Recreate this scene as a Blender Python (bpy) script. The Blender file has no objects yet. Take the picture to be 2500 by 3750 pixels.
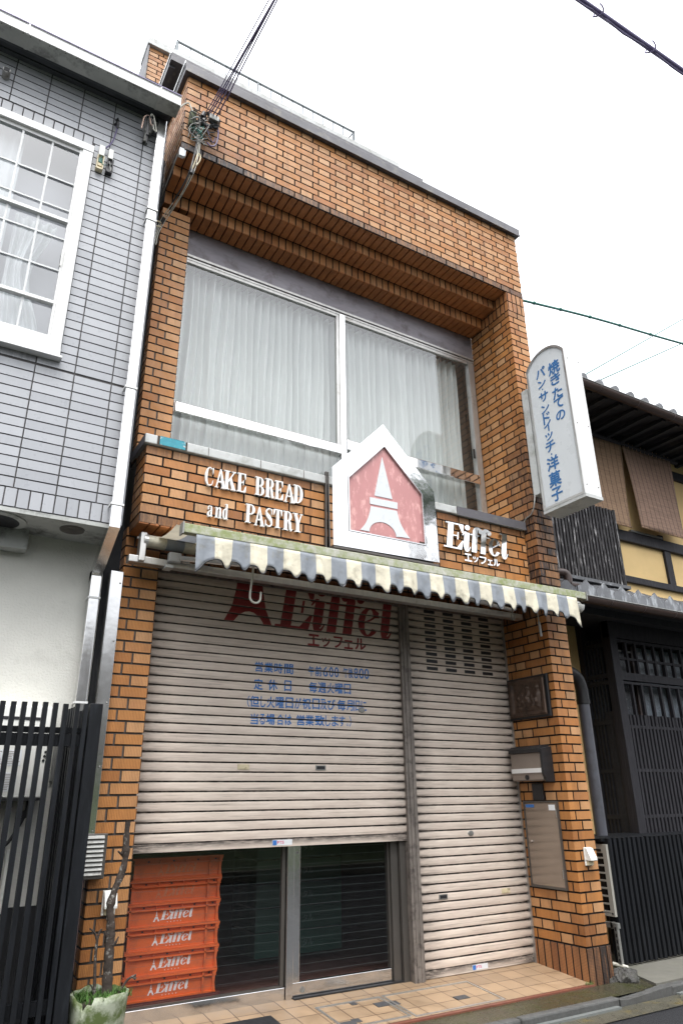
import bpy, bmesh, math, random
from mathutils import Vector, Matrix
R = random.Random(11)
COL = bpy.context.scene.collection
PI = math.pi

# ------------------------------------------------------------------ camera, sky, sun, exposure
cd = bpy.data.cameras.new('camera'); cam = bpy.data.objects.new('camera', cd); COL.objects.link(cam)
cam.location = (-1.0155, -4.0834, 1.2388)
cam.rotation_euler = (1.957612, 0.011272, -0.534753)
cd.sensor_fit = 'VERTICAL'; cd.sensor_height = 36; cd.sensor_width = 24; cd.lens = 24.66
cd.clip_start = 0.02; cd.clip_end = 2000
SC = bpy.context.scene; SC.camera = cam
SUN_EL, SUN_AZ = math.radians(64), math.radians(205)      # azimuth clockwise from +Y
W = bpy.data.worlds.new('World'); SC.world = W; W.use_nodes = True
wt = W.node_tree; wt.nodes.clear()
sky = wt.nodes.new('ShaderNodeTexSky'); sky.sky_type = 'NISHITA'; sky.sun_disc = False
sky.sun_elevation = SUN_EL; sky.sun_rotation = SUN_AZ; sky.dust_density = 6; sky.air_density = 1.0; sky.ozone_density = 1.0
hs = wt.nodes.new('ShaderNodeHueSaturation'); hs.inputs['Saturation'].default_value = 0.12
mx = wt.nodes.new('ShaderNodeMixRGB'); mx.inputs[0].default_value = 0.6; mx.inputs[2].default_value = (9.2, 9.5, 10.0, 1)   # overcast veil over the clear sky
bg = wt.nodes.new('ShaderNodeBackground'); bg.inputs[1].default_value = 0.15
wo = wt.nodes.new('ShaderNodeOutputWorld')
wt.links.new(sky.outputs[0], hs.inputs['Color']); wt.links.new(hs.outputs[0], mx.inputs[1]); # overcast sky: three times brighter overhead than at the horizon
tcw = wt.nodes.new('ShaderNodeTexCoord'); sxw = wt.nodes.new('ShaderNodeSeparateXYZ'); mrw = wt.nodes.new('ShaderNodeMapRange'); mlw = wt.nodes.new('ShaderNodeMixRGB'); mlw.blend_type = 'MULTIPLY'; mlw.inputs[0].default_value = 1
mrw.inputs['From Min'].default_value = 0; mrw.inputs['From Max'].default_value = 1; mrw.inputs['To Min'].default_value = .42; mrw.inputs['To Max'].default_value = 1.7
wt.links.new(tcw.outputs['Generated'], sxw.inputs[0]); wt.links.new(sxw.outputs[2], mrw.inputs[0]); wt.links.new(mx.outputs[0], mlw.inputs[1]); wt.links.new(mrw.outputs[0], mlw.inputs[2]); wt.links.new(mlw.outputs[0], bg.inputs[0]); wt.links.new(bg.outputs[0], wo.inputs[0])
sl = bpy.data.lights.new('sun', 'SUN'); sl.energy = 1.1; sl.angle = math.radians(25); sl.color = (1, 0.97, 0.93)
so = bpy.data.objects.new('sun', sl); COL.objects.link(so)
sd = Vector((math.sin(SUN_AZ)*math.cos(SUN_EL), math.cos(SUN_AZ)*math.cos(SUN_EL), math.sin(SUN_EL)))
so.rotation_euler = sd.to_track_quat('Z', 'Y').to_euler(); so.location = (0, -6, 12)
SC.view_settings.view_transform = 'Standard'; SC.view_settings.look = 'None'; SC.view_settings.gamma = 1
SC.view_settings.exposure = 0.88
try:
    SC.cycles.use_denoising = True; SC.cycles.max_bounces = 8; SC.cycles.transparent_max_bounces = 12
    SC.cycles.caustics_reflective = False; SC.cycles.caustics_refractive = False
except Exception: pass

# ------------------------------------------------------------------ materials
class G:
    def __init__(s, name):
        s.m = bpy.data.materials.new(name); s.m.use_nodes = True; s.t = s.m.node_tree; s.t.nodes.clear()
        s.o = s.n('OutputMaterial'); s.b = s.n('BsdfPrincipled'); s.l(s.b, 0, s.o, 0)
    def n(s, t, **k):
        x = s.t.nodes.new('ShaderNode'+t)
        for a, v in k.items(): setattr(x, a, v)
        return x
    def l(s, a, i, b, j): s.t.links.new(a.outputs[i], b.inputs[j])
    def set(s, node, **k):
        for a, v in k.items(): node.inputs[a.replace('_', ' ')].default_value = v
    def coord(s, stretch=(1, 1, 1), kind='Object'):
        c = s.n('TexCoord'); mp = s.n('Mapping'); s.l(c, kind, mp, 'Vector'); mp.inputs['Scale'].default_value = stretch
        return mp
    def noise(s, scale, stretch=(1, 1, 1), detail=4, rough=.6, kind='Object'):
        mp = s.coord(stretch, kind); x = s.n('TexNoise'); s.l(mp, 0, x, 'Vector')
        x.inputs['Scale'].default_value = scale; x.inputs['Detail'].default_value = detail; x.inputs['Roughness'].default_value = rough
        return x
    def ramp(s, src, i, a, b, ca=(0, 0, 0, 1), cb=(1, 1, 1, 1)):
        r = s.n('ValToRGB'); e = r.color_ramp.elements; e[0].position = a; e[1].position = b; e[0].color = ca; e[1].color = cb
        s.l(src, i, r, 0); return r
    def mix(s, f, a, b, mode='MIX'):
        m = s.n('MixRGB', blend_type=mode)
        for j, v in ((0, f), (1, a), (2, b)):
            if isinstance(v, tuple) and not isinstance(v[0], (int, float)): s.l(v[0], v[1], m, j)
            elif isinstance(v, (int, float)): m.inputs[j].default_value = v
            else: m.inputs[j].default_value = (*v, 1)
        return m
    def math(s, op, a, b=0.0):
        m = s.n('Math', operation=op)
        for j, v in ((0, a), (1, b)):
            if isinstance(v, tuple): s.l(v[0], v[1], m, j)
            else: m.inputs[j].default_value = v
        return m
    def bump(s, src, i, strength=.3, dist=.002, chain=None):
        b = s.n('Bump'); b.inputs['Strength'].default_value = strength; b.inputs['Distance'].default_value = dist
        s.l(src, i, b, 'Height')
        if chain: s.l(chain, 0, b, 'Normal')
        s.l(b, 0, s.b, 'Normal'); return b

def gen(name, col, var=.18, ns=6, stretch=(1, 1, 1), rough=.6, metal=0, dirt=None, ds=4, da=(.5, .72), dstretch=(1, 1, 1), bump=None, rv=.1, spec=.5):
    """a surface with mottled colour, optional dirt patches, uneven gloss and fine relief"""
    g = G(name); n1 = g.noise(ns, stretch)
    dk = tuple(c*(1-var) for c in col); lt = tuple(min(1, c*(1+var)) for c in col)
    r = g.ramp(n1, 0, .3, .7, (*dk, 1), (*lt, 1)); out = (r, 0)
    if dirt:
        n2 = g.noise(ds, dstretch, 6, .7); f = g.ramp(n2, 0, *da); mm = g.mix((f, 0), out, dirt); out = (mm, 0)
    g.l(out[0], out[1], g.b, 'Base Color')
    n3 = g.noise(ns*2.3, stretch); rr = g.ramp(n3, 0, .3, .7, (max(.02, rough-rv),)*3+(1,), (min(1, rough+rv),)*3+(1,)); g.l(rr, 0, g.b, 'Roughness')
    g.set(g.b, Metallic=metal); g.b.inputs['Specular IOR Level'].default_value = spec
    if bump:
        n4 = g.noise(bump[0], bump[3] if len(bump) > 3 else (1, 1, 1)); g.bump(n4, 0, bump[1], bump[2])
    return g.m

def tile_mat(name, full, half, deep, stain, ribs=True, rough=.6, ribdark=.45, speck=.25, cloud=1):
    g = G(name); a = g.n('VertexColor', layer_name='tint'); sp = g.n('SeparateColor'); g.l(a, 0, sp, 0)
    c1 = g.ramp(sp, 0, 0, 1, (*deep, 1), (*full, 1)); e = c1.color_ramp.elements.new(.35); e.color = tuple(.35*d+.65*f for d, f in zip(deep, full))+(1,)
    c2 = g.ramp(sp, 0, 0, 1, tuple(.45*f+.55*h for f, h in zip(full, half))+(1,), (*half, 1))
    base = g.mix((sp, 2), (c1, 0), (c2, 0))
    n1 = g.noise(130, (1, 1, 1), 3, .7); f1 = g.ramp(n1, 0, .55, .75); b2 = g.mix((g.math('MULTIPLY', (f1, 0), speck), 0), (base, 0), tuple(d*.4 for d in deep))
    n2 = g.noise(9, (1, 1, .35)); f2 = g.ramp(n2, 0, .25, .8, (1-.28*cloud,)*3+(1,), (1+.12*cloud, 1+.1*cloud, 1+.08*cloud, 1)); b3 = g.mix(1.0, (b2, 0), (f2, 0), 'MULTIPLY')
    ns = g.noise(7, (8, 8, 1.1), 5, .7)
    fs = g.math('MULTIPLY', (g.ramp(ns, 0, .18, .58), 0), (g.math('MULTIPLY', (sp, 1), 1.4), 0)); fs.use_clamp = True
    last = b3
    if ribs:
        uv = g.n('UVMap', uv_map='UVMap'); sx = g.n('SeparateXYZ'); g.l(uv, 0, sx, 0)
        w = g.math('SINE', (g.math('MULTIPLY', (sx, 0), 2*PI/.0092), 0)); wr = g.ramp(w, 0, -.2, 1.0) if False else w
        rr = g.math('MULTIPLY', (g.math('GREATER_THAN', (w, 0), .55), 0), ribdark)
        last = g.mix((rr, 0), (b3, 0), tuple(c*.35 for c in deep))
        bp = g.bump(w, 0, .35, .0015)
    nb = g.noise(2.2, (5, 5, .45), 6, .7); fb = g.math('MULTIPLY', (g.ramp(nb, 0, .54, .74), 0), .52)
    last = g.mix((fb, 0), (last, 0), tuple(.25*d+.75*s for d, s in zip(deep, stain))) if ribs else last
    fin = g.mix((fs, 0), (last, 0), stain)  # stain colour, also used to paint shade on the tile edges
    g.l(fin, 0, g.b, 'Base Color')
    nr = g.noise(20); r2 = g.ramp(nr, 0, .3, .7, (rough-.12,)*3+(1,), (rough+.12,)*3+(1,)); g.l(r2, 0, g.b, 'Roughness')
    if not ribs: g.bump(nr, 0, .05, .002)
    return g.m

M = {}
M['brick'] = tile_mat('brick_tile', (.54, .235, .065), (.62, .36, .18), (.36, .13, .032), (.020, .012, .011))
M['brick_plinth'] = tile_mat('plinth_tile', (.46, .20, .075), (.50, .25, .10), (.24, .09, .035), (.02, .014, .012), ribdark=.6)
M['bounce_lit_tile'] = tile_mat('bounce_lit_tile', (.62, .265, .085), (.64, .32, .135), (.42, .155, .048), (.018, .012, .010), ribdark=.15)  # brick tile lightened to carry light bounced up from the ground
M['mortar'] = gen('dark_mortar', (.013, .009, .008), .3, 20, rough=.9, bump=(90, .3, .002))
M['mortar_light'] = gen('grey_mortar', (.10, .085, .075), .3, 20, rough=.9)
M['grey_tile'] = tile_mat('grey_glazed_tile', (.435, .445, .470), (.415, .425, .45), (.345, .355, .38), (.06, .06, .06), ribs=False, rough=.34, speck=.02, cloud=.25)
M['grey_grout'] = gen('grey_grout', (.085, .08, .08), .35, 3, rough=.9)
M['stucco'] = gen('white_stucco', (.66, .65, .60), .07, 2.5, rough=.9, dirt=(.40, .39, .35), ds=1.3, da=(.55, .85), bump=(75, .9, .006))
M['soffit_paint'] = gen('painted_soffit', (.42, .43, .41), .2, 3, rough=.75, dirt=(.08, .08, .075), ds=5)
M['dark_cornice'] = gen('dark_cornice_paint', (.05, .055, .06), .3, 5, stretch=(1, 3, 3), rough=.7)
M['white_metal'] = gen('white_coated_metal', (.74, .74, .73), .05, 4, rough=.38, dirt=(.50, .48, .43), ds=3, da=(.58, .9))
M['white_plastic'] = gen('white_plastic', (.74, .74, .70), .05, 8, rough=.4, dirt=(.45, .43, .36), ds=6, da=(.6, .9))
M['steel'] = gen('polished_steel', (.72, .72, .72), .08, 3, stretch=(1, 1, .4), rough=.17, metal=1, rv=.07, dirt=(.45, .42, .36), ds=4, da=(.58, .9), bump=(3, .12, .02))
M['mirror_steel'] = gen('mirror_steel', (.86, .86, .86), .03, 3, rough=.07, metal=1, rv=.03, dirt=(.66, .63, .56), ds=2.5, da=(.62, .95), bump=(2.2, .10, .02))
M['alu'] = gen('brushed_aluminium', (.56, .55, .53), .1, 5, stretch=(8, 1, 1), rough=.38, metal=.85, dirt=(.25, .22, .18), ds=6, da=(.6, .85))
M['dark_alu'] = gen('dark_bronze_metal', (.12, .11, .10), .2, 5, stretch=(1, 1, .2), rough=.4, metal=.6)
M['coping'] = gen('lead_grey_coping', (.105, .10, .11), .15, 4, rough=.5, dirt=(.25, .23, .18), ds=9, da=(.55, .8))
M['coping_white'] = gen('pale_coping', (.50, .51, .50), .1, 4, rough=.6, dirt=(.24, .24, .21), ds=7, da=(.50, .75))
M['head_flashing'] = gen('grey_head_flashing', (.30, .285, .31), .2, 3, stretch=(1, 1, 3), rough=.42, metal=.5, dirt=(.14, .12, .12), ds=5)
M['brown_render'] = gen('brown_render', (.13, .085, .06), .3, 3, rough=.85, dirt=(.35, .24, .16), ds=3.5, da=(.5, .75))
M['shutter'] = None
M['rail'] = gen('grey_rail_metal', (.16, .18, .19), .1, 5, rough=.5, metal=.3)
M['post'] = gen('worn_guide_rail', (.20, .175, .155), .3, 10, stretch=(3, 3, .5), rough=.6, metal=.3, dirt=(.06, .05, .045), ds=14, da=(.5, .7))
M['black'] = gen('black_paint', (.007, .008, .010), .3, 6, stretch=(4, 4, .6), spec=.2, rough=.55, dirt=(.022, .025, .03), ds=5, da=(.55, .8), dstretch=(4, 4, .5))
M['black_wood'] = gen('black_stained_wood', (.023, .022, .026), .35, 10, stretch=(9, 9, .7), spec=.25, rough=.62, dirt=(.042, .040, .046), ds=6, da=(.5, .85), dstretch=(6, 6, .6), bump=(40, .2, .002, (8, 8, .6)))
M['worn_wood'] = gen('weathered_black_wood', (.016, .014, .015), .3, 10, stretch=(9, 9, .7), rough=.62, dirt=(.34, .33, .33), ds=9, da=(.55, .66), dstretch=(3, 3, .55))
M['eave_dark'] = gen('dark_eave_boards', (.011, .012, .016), .3, 5, stretch=(8, 1, 1), rough=.75)
M['plaster'] = gen('ochre_plaster', (.70, .50, .235), .06, 2, rough=.92, dirt=(.52, .37, .18), ds=1.6, da=(.55, .9), bump=(120, .2, .002))
M['roof_front'] = gen('roof_tile_front', (.13, .135, .145), .2, 9, rough=.4, dirt=(.36, .38, .40), ds=11, da=(.50, .62), dstretch=(1.4, 1, .45))
M['muntin'] = gen('grey_white_muntin', (.56, .57, .57), .05, 6, rough=.45)
M['patch'] = gen('grey_mortar_patch', (.055, .055, .058), .2, 20, rough=.6)
M['brown_pvc'] = gen('brown_gutter', (.055, .035, .030), .2, 5, stretch=(1, 4, 4), rough=.4)
M['grey_pvc'] = gen('grey_downpipe', (.085, .088, .105), .12, 6, rough=.42, dirt=(.05, .05, .05), ds=5)
M['roof_tile'] = gen('fired_roof_tile', (.085, .088, .095), .2, 9, rough=.42, dirt=(.32, .33, .35), ds=7, da=(.58, .72))
M['pink'] = gen('faded_pink_panel', (.49, .225, .22), .06, 3, stretch=(3, 1, 1), rough=.4, dirt=(.66, .36, .34), ds=8, da=(.52, .62), dstretch=(2.2, 1, 1))
M['acrylic_white'] = gen('white_acrylic', (.62, .645, .66), .03, 3, rough=.3, dirt=(.45, .46, .46), ds=2, da=(.6, .95))
M['blue_text'] = gen('blue_sign_paint', (.035, .14, .34), .15, 25, rough=.45)
M['blue_paint'] = gen('worn_blue_paint', (.028, .16, .47), .15, 30, rough=.55, dirt=(.16, .24, .38), ds=45, da=(.66, .76))
M['red_paint'] = gen('dark_red_paint', (.21, .013, .013), .2, 20, rough=.5, dirt=(.20, .09, .07), ds=26, da=(.68, .78), dstretch=(1, 1, 4))
M['white_letter'] = gen('white_letter_face', (.80, .80, .79), .04, 10, rough=.35, dirt=(.55, .52, .47), ds=12, da=(.62, .85))
M['rust'] = gen('grime_line', (.06, .04, .03), .4, 20, rough=.9)
M['moss_bar'] = gen('mossy_awning_bar', (.48, .47, .42), .1, 8, rough=.7, dirt=(.25, .285, .12), ds=14, da=(.36, .62), bump=(60, .3, .003))
M['crate'] = gen('orange_crate_plastic', (.72, .135, .035), .08, 4, rough=.45, dirt=(.42, .10, .04), ds=8)
M['crate_print'] = gen('white_crate_print', (.80, .72, .72), .08, 30, rough=.6, dirt=(.72, .30, .22), ds=90, da=(.60, .68))
M['crate_print_worn'] = gen('worn_crate_print', (.58, .20, .10), .1, 30, rough=.6, dirt=(.56, .115, .035), ds=60, da=(.5, .6))
M['green_crate'] = gen('green_crate_plastic', (.01, .06, .045), .1, 4, rough=.5)
M['green_print'] = gen('pale_crate_print', (.10, .16, .14), .2, 30, rough=.6)
M['pallet'] = gen('dark_red_pallet', (.09, .02, .018), .2, 6, rough=.6)
M['bark'] = gen('lichened_bark', (.045, .033, .026), .4, 14, stretch=(1, 1, .6), rough=.95, dirt=(.34, .33, .30), ds=16, da=(.56, .66), bump=(45, .9, .008))
M['pot'] = gen('mossy_concrete_pot', (.34, .37, .28), .2, 7, rough=.8, dirt=(.075, .105, .028), ds=9, da=(.42, .58), bump=(40, .3, .004))
M['soil'] = gen('dark_soil', (.035, .028, .018), .4, 30, rough=1, bump=(60, .8, .01))
M['bronze'] = gen('dark_bronze_relief', (.085, .055, .040), .35, 14, rough=.5, metal=.35, dirt=(.03, .02, .015), ds=10)
M['mail_grey'] = gen('brown_grey_coat', (.225, .185, .155), .06, 5, rough=.42)
M['cabinet'] = gen('taupe_steel_door', (.27, .215, .17), .06, 4, stretch=(1, 1, 3), rough=.16, rv=.04, metal=.35, spec=.8)
M['sticker_white'] = gen('white_sticker', (.72, .74, .76), .04, 30, rough=.5, dirt=(.45, .5, .55), ds=50, da=(.6, .7))
M['sticker_blue'] = gen('blue_sticker', (.04, .17, .50), .1, 30, rough=.5)
M['sticker_red'] = gen('magenta_ink', (.62, .03, .16), .1, 30, rough=.5)
M['teal'] = gen('teal_tape', (.03, .26, .33), .15, 30, rough=.5, dirt=(.5, .5, .48), ds=22, da=(.56, .6))
M['rubber'] = gen('black_rubber', (.015, .015, .017), .2, 10, rough=.5)
M['fringe_violet'] = gen('fringe_violet_cable', (.13, .105, .21), .2, 10, rough=.5)  # violet tint paints lens colour fringing into the cables
M['green_wire'] = gen('green_wire', (.03, .16, .13), .2, 10, rough=.5)
M['white_wire'] = gen('off_white_wire', (.55, .54, .47), .15, 20, rough=.5)
M['peach_wire'] = gen('peach_wire', (.56, .38, .30), .15, 20, rough=.5)
M['galv'] = gen('galvanised_metal', (.30, .30, .285), .15, 12, rough=.5, metal=.6, dirt=(.16, .14, .12), ds=12)
M['cream_plastic'] = gen('aged_cream_plastic', (.62, .54, .36), .08, 12, rough=.5, dirt=(.2, .15, .08), ds=20, da=(.55, .7))
M['concrete'] = gen('worn_concrete', (.13, .125, .105), .15, 6, rough=.75, dirt=(.10, .10, .075), ds=3, da=(.5, .7), bump=(120, .4, .003))
M['wet_concrete'] = gen('damp_mossy_concrete', (.052, .047, .030), .3, 5, rough=.24, rv=.16, dirt=(.035, .038, .014), ds=5, da=(.42, .65), bump=(110, .5, .004))
M['kerb'] = gen('rough_kerb_stone', (.080, .080, .077), .25, 40, rough=.6, dirt=(.05, .05, .045), ds=8, da=(.5, .72), bump=(160, .8, .006))
M['asphalt'] = gen('wet_asphalt', (.026, .027, .030), .35, 150, rough=.34, rv=.15, dirt=(.08, .078, .06), ds=4, da=(.58, .8), bump=(260, .8, .006))
M['gutter_strip'] = gen('gutter_concrete', (.075, .07, .052), .25, 12, rough=.35, rv=.15, dirt=(.16, .12, .03), ds=6, da=(.56, .72), bump=(140, .5, .005))
M['slab_pale'] = gen('pale_gutter_edge', (.15, .16, .155), .12, 20, rough=.4, bump=(120, .3, .002))
M['redstrip'] = gen('red_edge_tile', (.16, .055, .035), .2, 12, rough=.5, dirt=(.16, .06, .035), ds=10)
M['floor_dark'] = gen('dark_shop_floor', (.10, .045, .04), .2, 4, rough=.5)
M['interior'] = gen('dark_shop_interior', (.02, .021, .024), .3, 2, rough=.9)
M['room'] = gen('dim_room', (.09, .085, .075), .1, 2, rough=.9)
M['sudare'] = None
M['stone'] = gen('dark_kerb_stone', (.05, .047, .042), .45, 18, rough=.5, bump=(40, 1, .02), dirt=(.03, .033, .018), ds=14)
M['grass'] = gen('green_weed', (.045, .115, .014), .35, 9, rough=.7)
M['glass_wire'] = gen('dim_glass_wire', (.10, .13, .13), .1, 5, rough=.5)
M['lawn'] = gen('lawn_grass', (.034, .050, .017), .4, 3, rough=.9, bump=(30, 1, .05))
M['far_wall'] = gen('sky_blocking_wall_grey', (.24, .23, .22), .15, .6, rough=.9)
M['leaf_dark'] = gen('dark_leaf', (.03, .075, .016), .4, 2, rough=.8)

def glass(name, tint, refl, bumpy=None):
    g = G(name); g.t.nodes.remove(g.b)
    tr = g.n('BsdfTransparent'); tr.inputs[0].default_value = (*tint, 1)
    gl = g.n('BsdfGlossy'); gl.inputs['Roughness'].default_value = .015; gl.inputs[0].default_value = (1, 1, 1, 1)
    lw = g.n('LayerWeight'); lw.inputs[0].default_value = .5; mxs = g.n('MixShader')
    pw = g.math('POWER', (lw, 1), 4.0); fr_ = g.math('ADD', (g.math('MULTIPLY', (pw, 0), 1-refl), 0), refl)
    g.l(fr_, 0, mxs, 0); g.l(tr, 0, mxs, 1); g.l(gl, 0, mxs, 2); g.l(mxs, 0, g.o, 0)
    if bumpy:
        n = g.noise(bumpy[0]); b = g.n('Bump'); b.inputs['Strength'].default_value = bumpy[1]; b.inputs['Distance'].default_value = .01
        g.l(n, 0, b, 'Height'); g.l(b, 0, gl, 'Normal')
    return g.m
M['glass'] = glass('window_glass', (.93, .95, .94), .11, (1.3, .03))
M['glass_dark'] = glass('door_glass', (.86, .88, .88), .05)
M['glass_grey'] = glass('grey_house_glass', (.80, .82, .84), .14, (1.6, .03))

def fabric(name, a, b):
    g = G(name); v = g.n('VertexColor', layer_name='stripe'); n = g.noise(14, (1, 1, 1)); f = g.ramp(n, 0, .3, .7, (.85, .85, .85, 1), (1.08, 1.08, 1.08, 1))
    c = g.mix((v, 0), a, b); c2 = g.mix(1.0, (c, 0), (f, 0), 'MULTIPLY')
    n2 = g.noise(9, (1, 1, 1), 6, .7); fd = g.ramp(n2, 0, .54, .74); c3 = g.mix((g.math('MULTIPLY', (fd, 0), .7), 0), (c2, 0), (.24, .22, .15))
    g.l(c3, 0, g.b, 'Base Color'); g.set(g.b, Roughness=.75)
    tl = g.n('BsdfTranslucent'); g.l(c3, 0, tl, 0); ms = g.n('MixShader'); ms.inputs[0].default_value = .22
    g.l(g.b, 0, ms, 1); g.l(tl, 0, ms, 2); g.l(ms, 0, g.o, 0)
    n3 = g.noise(5, (1, 1, 1.6), 3); g.bump(n3, 0, .35, .03)
    return g.m
M['awning'] = fabric('striped_awning_cloth', (.31, .335, .37), (.76, .71, .565))
g = G('sheer_curtain'); n = g.noise(60, (1, 1, .1)); r = g.ramp(n, 0, .3, .7, (.80, .82, .81, 1), (.88, .90, .89, 1)); g.l(r, 0, g.b, 'Base Color'); g.set(g.b, Roughness=.9)
tl = g.n('BsdfTranslucent'); tl.inputs[0].default_value = (.7, .72, .71, 1); ms = g.n('MixShader'); ms.inputs[0].default_value = .25; g.l(g.b, 0, ms, 1); g.l(tl, 0, ms, 2); g.l(ms, 0, g.o, 0)
M['curtain'] = g.m

def shutter_mat():
    g = G('beige_shutter_steel'); n1 = g.noise(5, (1, 1, 6)); c = g.ramp(n1, 0, .3, .7, (.61, .51, .435, 1), (.74, .64, .55, 1))
    n2 = g.noise(3.0, (.55, 1, 26), 6, .75); f = g.ramp(n2, 0, .56, .74); c2 = g.mix((g.math('MULTIPLY', (f, 0), .75), 0), (c, 0), (.12, .10, .085))
    n3 = g.noise(26, (1, 1, 1.5), 5, .7); f3 = g.ramp(n3, 0, .66, .78); c3 = g.mix((g.math('MULTIPLY', (f3, 0), .55), 0), (c2, 0), (.26, .16, .08))
    # grime at the slat ends, plus shade painted into the grooves and upper part
    ca = g.n('VertexColor', layer_name='grime_shade'); n4 = g.noise(12, (1.2, 1, 7), 5, .75); f4 = g.ramp(n4, 0, .18, .55)
    c4 = g.mix((g.math('MULTIPLY', (ca, 0), (f4, 0)), 0), (c3, 0), (.05, .042, .038))
    g.l(c4, 0, g.b, 'Base Color'); g.set(g.b, Roughness=.5); g.b.inputs['Specular IOR Level'].default_value = .35
    n5 = g.noise(9, (1, 1, 3)); g.bump(n5, 0, .12, .01)
    return g.m
M['shutter'] = shutter_mat()

def floor_mat():
    g = G('tan_floor_tile'); c = g.n('TexCoord'); mp = g.n('Mapping'); g.l(c, 'Object', mp, 0); mp.inputs['Location'].default_value = (-.018, .012, 0)
    br = g.n('TexBrick'); g.l(mp, 0, br, 0); br.offset = 0; br.inputs['Scale'].default_value = 1; br.inputs['Brick Width'].default_value = .154; br.inputs['Row Height'].default_value = .154
    br.inputs['Mortar Size'].default_value = .0028; br.inputs['Mortar Smooth'].default_value = .15; br.inputs['Bias'].default_value = -.1
    br.inputs['Color1'].default_value = (.36, .25, .155, 1); br.inputs['Color2'].default_value = (.29, .205, .13, 1); br.inputs['Mortar'].default_value = (.06, .03, .02, 1)
    n = g.noise(9); f = g.ramp(n, 0, .3, .75, (.78, .76, .74, 1), (1.05, 1.05, 1.05, 1)); m1 = g.mix(1.0, (br, 0), (f, 0), 'MULTIPLY')
    n2 = g.noise(70, detail=3); f2 = g.ramp(n2, 0, .66, .74); m2 = g.mix((g.math('MULTIPLY', (f2, 0), .6), 0), (m1, 0), (.10, .06, .035))
    g.l(m2, 0, g.b, 'Base Color'); rr = g.ramp(n, 0, .3, .7, (.34, .34, .34, 1), (.6, .6, .6, 1)); g.l(rr, 0, g.b, 'Roughness')
    inv = g.math('SUBTRACT', 1.0, (br, 1)); g.bump(inv, 0, .5, .003)
    return g.m
M['floor'] = floor_mat()

def sudare_mat(name, col):
    g = G(name); c = g.coord((1, 1, 1)); w = g.n('TexWave'); w.bands_direction = 'Z'; g.l(c, 0, w, 0); w.inputs['Scale'].default_value = 26; w.inputs['Distortion'].default_value = 1.2; w.inputs['Detail'].default_value = 2; w.inputs['Detail Scale'].default_value = 3
    n = g.noise(7, (.5, 1, 12), 5, .7); cr = g.ramp(n, 0, .25, .75, tuple(x*.55 for x in col)+(1,), tuple(x*1.35 for x in col)+(1,))
    m1 = g.mix((g.math('MULTIPLY', (w, 1), .4), 0), (cr, 0), tuple(x*.3 for x in col))
    w2 = g.n('TexWave'); w2.bands_direction = 'X'; g.l(c, 0, w2, 0); w2.inputs['Scale'].default_value = 3.6
    f = g.ramp(w2, 1, .93, .97); m2 = g.mix((g.math('MULTIPLY', (f, 0), .55), 0), (m1, 0), (.03, .02, .018))
    g.l(m2, 0, g.b, 'Base Color'); g.set(g.b, Roughness=.8); g.bump(w, 1, .6, .004)
    return g.m
M['sudare'] = sudare_mat('bamboo_blind_brown', (.37, .235, .17))
M['sudare2'] = sudare_mat('bamboo_blind_tan', (.44, .28, .175))

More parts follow.
